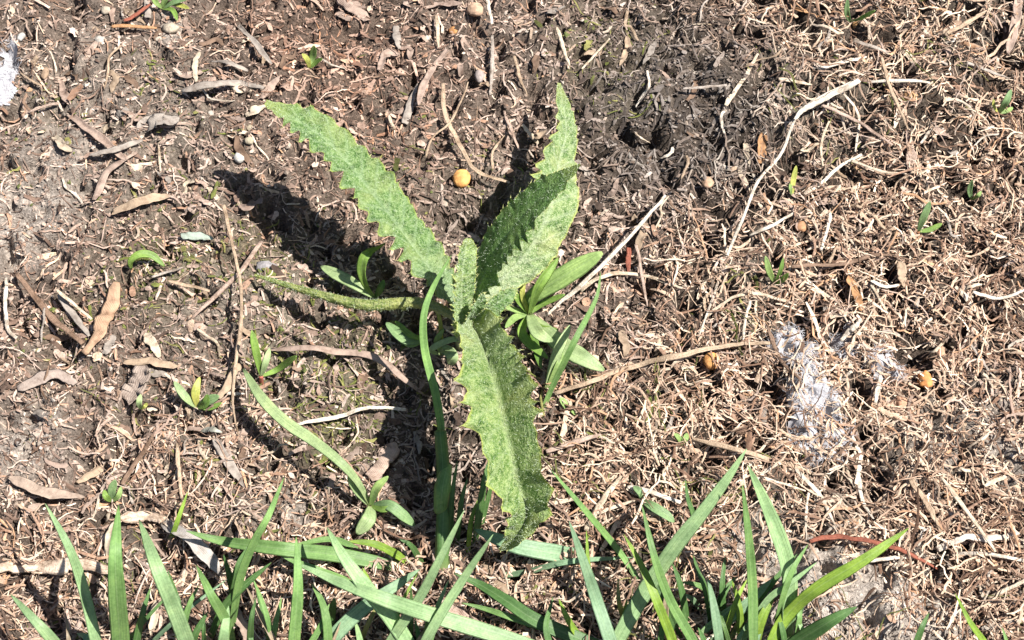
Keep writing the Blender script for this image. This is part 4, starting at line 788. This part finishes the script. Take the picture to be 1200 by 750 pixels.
tuft((430, 720), [([(218, 622), (260, 634), (330, 643), (400, 651), (486, 668)], 21, GA, 11, 10), ([(347, 629), (349, 687), (344, 752), (340, 800)], 17, GA, 26), ([(345, 659), (400, 683), (450, 702), (510, 722), (622, 757), (660, 775)], 22, GL, 22, 20),
     ([(383, 618), (402, 652), (430, 690), (462, 730), (500, 790)], 22, GL, 24), ([(492, 667), (455, 692), (420, 717), (385, 752), (350, 800)], 22, GZ, 12, 10), ([(408, 634), (440, 638), (468, 652), (484, 664)], 12, GX, 8), ([(468, 632), (482, 640), (496, 664)], 10, GD, 7),
     ([(365, 684), (378, 708), (384, 745), (380, 790)], 13, GA, 14), ([(392, 700), (386, 725), (380, 760)], 16, GD, 12), ([(330, 652), (370, 668), (405, 682), (430, 700)], 13, GA, 8), ([(425, 665), (432, 682), (436, 700)], 8, GX, 6), ([(300, 690), (310, 720), (318, 760)], 10, GD, 10),
     ([(340, 640), (390, 632), (430, 650)], 9, GA, 7)], 'sprawling grass tuft with one level blade left of bottom centre', extra= 5)
tuft((500, 740), [([(544, 598), (514, 657), (492, 699), (455, 755), (430, 800)], 15, GL, 26, 32), ([(578, 626), (540, 682), (500, 748), (478, 800)], 15, GL, 24, 28), ([(532, 672), (560, 684), (590, 702), (630, 728), (695, 755), (740, 775)], 20, GD, 7, 8), ([(555, 620), (600, 638), (650, 648), (694, 654)], 25, GZ, 8, 6),
     ([(742, 653), (667, 658), (607, 672), (545, 676)], 9, GZ, 5, 4), ([(540, 706), (570, 714), (600, 724), (660, 745)], 9, GA, 6), ([(505, 715), (500, 735), (495, 770)], 10, GD, 10), ([(648, 700), (640, 740), (660, 790)], 10, GD, 8)], 'crossing pale grass blades below the drooping leaf tip', extra= 5)
tuft((760, 760), [([(667, 611), (683, 657), (698, 702), (716, 755), (735, 810)], 19, GZ, 28, 34), ([(646, 551), (687, 600), (728, 650), (760, 700)], 10, GA, 18, 20), ([(687, 621), (690, 667), (700, 712)], 7, GX, 10), ([(731, 626), (753, 667), (772, 713), (788, 755), (800, 800)], 14, GX, 26, 30, 0.5),
     ([(752, 591), (766, 653), (784, 703), (814, 757), (830, 800)], 14, GA, 28, 34, 0.5), ([(875, 526), (850, 563), (820, 603), (790, 640), (755, 692), (722, 752), (700, 800)], 25, GL, 30, 38), ([(803, 562), (806, 585), (812, 604), (814, 640)], 8, GD, 8), ([(780, 700), (775, 740), (770, 790)], 10, GD, 10), ([(735, 700), (730, 730), (725, 780)], 9, GX, 8)], 'tall grass tuft with a broad slanting blade right of bottom centre', extra= 6)
tuft((880, 760), [([(870, 568), (877, 633), (881, 690), (882, 745), (884, 790)], 16, GA, 34, 40), ([(876, 545), (903, 610), (920, 662), (922, 712), (918, 760)], 25, GL, 30, 38, 0.55), ([(1065, 619), (1013, 655), (957, 689), (924, 718), (904, 752), (895, 790)], 21, GX, 22, 26), ([(1004, 711), (973, 728), (930, 755), (900, 780)], 21, GD, 12, 14, 0.1, (-0.75, -0.45, 0.5)),
     ([(947, 638), (930, 665), (917, 699), (905, 750)], 11, GA, 22), ([(957, 659), (925, 684), (898, 704), (872, 748), (865, 785)], 11, GL, 18), ([(905, 678), (880, 703), (850, 729), (830, 760)], 18, GZ, 14), ([(829, 675), (836, 710), (842, 750), (846, 790)], 15, GZ, 16), ([(812, 650), (818, 670), (826, 690), (834, 740)], 9, GD, 14),
     ([(858, 680), (866, 715), (868, 770)], 12, GX, 14), ([(876, 678), (862, 705), (850, 745), (846, 780)], 10, GX, 16), ([(908, 695), (890, 730), (880, 775)], 18, GX, 14), ([(938, 707), (936, 730), (928, 770)], 11, GA, 10), ([(796, 682), (812, 684), (828, 692), (840, 715)], 9, GA, 10), ([(795, 698), (808, 700), (822, 715)], 9, GZ, 8), ([(818, 735), (826, 755), (835, 790)], 12, GD, 10),
     ([(788, 660), (798, 690), (806, 740)], 11, GD, 12), ([(862, 676), (845, 700), (838, 740)], 13, GD, 11), ([(910, 715), (918, 745), (920, 780)], 10, GD, 8), ([(880, 700), (885, 735), (886, 775)], 12, GD, 12), ([(850, 650), (846, 690), (850, 740)], 10, GD, 14), ([(800, 720), (806, 745), (815, 780)], 13, GA, 10)], 'dense grass tuft at the bottom right of centre', extra= 8)
tuft((1150, 775), [([(1119, 695), (1137, 730), (1156, 757), (1168, 785)], 10, GX, 14), ([(1174, 735), (1180, 755), (1184, 785)], 8, GA, 8)], 'single thin grass blade at the bottom right')
tuft((1070, 775), [([(1089, 718), (1080, 735), (1072, 757), (1066, 785)], 13, GD, 12)], 'short dark grass blade left of the thin one at the bottom right')
tuft((635, 486), [([(704, 318), (698, 350), (674, 397), (648, 450), (634, 484)], 10, GA, 20, 22, 0.5)], 'thin dark grass blade standing right of the thistle heart', 'single grass shoots')
r_ = tag(empty('grass_shoot', at(518, 668, 0)), 'tall curved grass stem standing left of the drooping leaf', 'grass', 'single grass shoots')
blade(r_, [(529, 299), (507, 337), (496, 370), (497, 410), (510, 463), (517, 510), (520, 560)], 13, GA, 26, 32, 0.5)
obj('stem', strip('stem', [at(518, 668, -0.001), at(519, 630, 0.004), at(520, 590, 0.009), at(519, 545, 0.014), at(516, 505, 0.02)], 0.0036, 0.8, 0, [(0, 1), (1, 0.8)], (0, -0.5, 0.8)), M_grass, r_, GD)
obj('sheath', strip('sheath', [at(516, 600, 0.008), at(519, 570, 0.013), at(524, 545, 0.014)], 0.004, 0.8, 0, [(0, .8), (0.5, 1), (1, 0.6)], (0, -0.5, 0.8)), M_grass, r_, GA)
tuft((545, 640), [([(572, 540), (566, 570), (560, 610), (556, 640)], 12, GD, 14), ([(548, 560), (540, 590), (535, 640)], 9, GD, 12), ([(560, 585), (552, 610), (548, 650)], 8, GX, 8), ([(536, 540), (530, 580), (528, 640)], 8, GD, 14), ([(580, 555), (574, 575), (560, 630)], 8, GD, 12)], 'shaded short grass blades under the drooping leaf', 'single grass shoots')

# ------------------------------------------------------------------ further straws and leaf scraps one can pick out, named by what they lie next to
LAND = [(541, 209, 'the bright orange seed'), (834, 423, 'the seed under the long tan straw'), (1084, 445, 'the deep orange seed'), (926, 418, 'the large fluff patch'), (5, 95, 'the left edge fluff'),
        (365, 70, 'the yellow green sprout'), (230, 470, 'the yellow leaved seedling'), (306, 440, 'the red stemmed seedling'), (908, 320, 'the three leaved sprout'), (1088, 255, 'the dark green sprout'),
        (1175, 120, 'the upper right sprout'), (1000, 10, 'the top edge sprout'), (170, 303, 'the curled green leaf'), (115, 370, 'the broad orange tan leaf'), (1020, 635, 'the rust red stem'), (60, 660, 'the thick pale stick'),
        (560, 88, 'the oval grey pebble'), (655, 100, 'the tall back leaf tip'), (760, 253, 'the straight white straw'), (700, 432, 'the right hand herb'), (190, 10, 'the top left sprout'),
        (190, 140, 'the folded leaf scrap'), (430, 585, 'the long leaved seedling'), (870, 535, 'the broad slanting blade tip'), (1137, 730, 'the thin bottom right blade'), (985, 170, 'the upper right hollow'), (700, 600, 'the thin slanting blade')]
ORD = ['nearest', 'second nearest', 'third nearest', 'fourth nearest', 'fifth nearest', 'sixth nearest', 'seventh nearest', 'eighth nearest', 'ninth nearest', 'tenth nearest', 'eleventh nearest', 'twelfth nearest', 'thirteenth nearest', 'fourteenth nearest', 'fifteenth nearest']
CN = [('pale', PALE), ('cream', CREAM), ('tan', TANC), ('brown', BROWN), ('greyish', GREYT), ('pinkish', PINK)]
gen = []
tries = 0
while len(gen) < 240 and tries < 4000:
    tries += 1
    px = random.uniform(6, 1194); py = random.uniform(6, 700)
    if (300 < px < 720 and 100 < py < 680 and random.random() < 0.8) or (py > 620 and px < 960): continue
    p = at0(px, py); zz = [float(q[0]) for q in zones(np.array([p[0]]), np.array([p[1]]))]
    leaf = random.random() > 0.2 + 0.75 * zz[0]
    if sum(1 for g in gen if g['leaf'] == leaf) > (95 if leaf else 165) or zz[1] > 0.6: continue
    if any(math.hypot(px - g['px'], py - g['py']) < 17 for g in gen): continue
    ci = random.choices(range(6), [2, 3, 3, 2, 1.5, 1.5] if not leaf else [0, 1, 2.5, 2, 2.5, 3])[0]
    gen.append(dict(px=px, py=py, leaf=leaf, c=ci, L=random.uniform(20, 48) if not leaf else random.uniform(15, 34), a=random.uniform(0, math.pi)))
groups = {}
for g in gen:
    d, lx, ly, nm = min((math.hypot(g['px'] - a, g['py'] - b), a, b, n_) for a, b, n_ in LAND)
    dx, dy = g['px'] - lx, g['py'] - ly
    where = ('right of' if dx > 0 else 'left of') if abs(dx) > abs(dy) else ('below' if dy > 0 else 'above')
    g['key'] = f"{CN[g['c']][0]} {'leaf scrap' if g['leaf'] else 'straw'} {where} {nm}"; g['d'] = d; groups.setdefault(g['key'], []).append(g)
for key, L_ in groups.items():
    L_.sort(key=lambda g: g['d'])
    for i, g in enumerate(L_):
        lab = ('small ' if g['leaf'] else 'short ') + key if len(L_) == 1 else f"{ORD[i]} {key}"
        ca_, sa_ = math.cos(g['a']), math.sin(g['a']); b = random.uniform(-0.18, 0.18); L2 = g['L'] / 2
        J = (lambda: random.gauss(0, L2 * 0.13)); path = [(g['px'] + ca_ * L2 * q - sa_ * b * L2 * 2 * (1 - q * q) + J(), g['py'] + sa_ * L2 * q + ca_ * b * L2 * 2 * (1 - q * q) + J()) for q in (-1, -0.4, 0.3, 1)]
        col = np.array(CN[g['c']][1]) * random.uniform(0.8, 1.12)
        if g['leaf']: col = col * 0.8; ground_strip('dead_leaf', path, random.uniform(6, 12), col, lab, random.uniform(0.4, 1.0), arch=random.uniform(0.0, 0.4), group='small leaf scraps in the litter')
        else: ground_strip('dry_straw', path, random.uniform(2.8, 5), col, lab, random.uniform(0.6, 1.7), arch=random.uniform(0, 0.7), group='short straws in the litter')
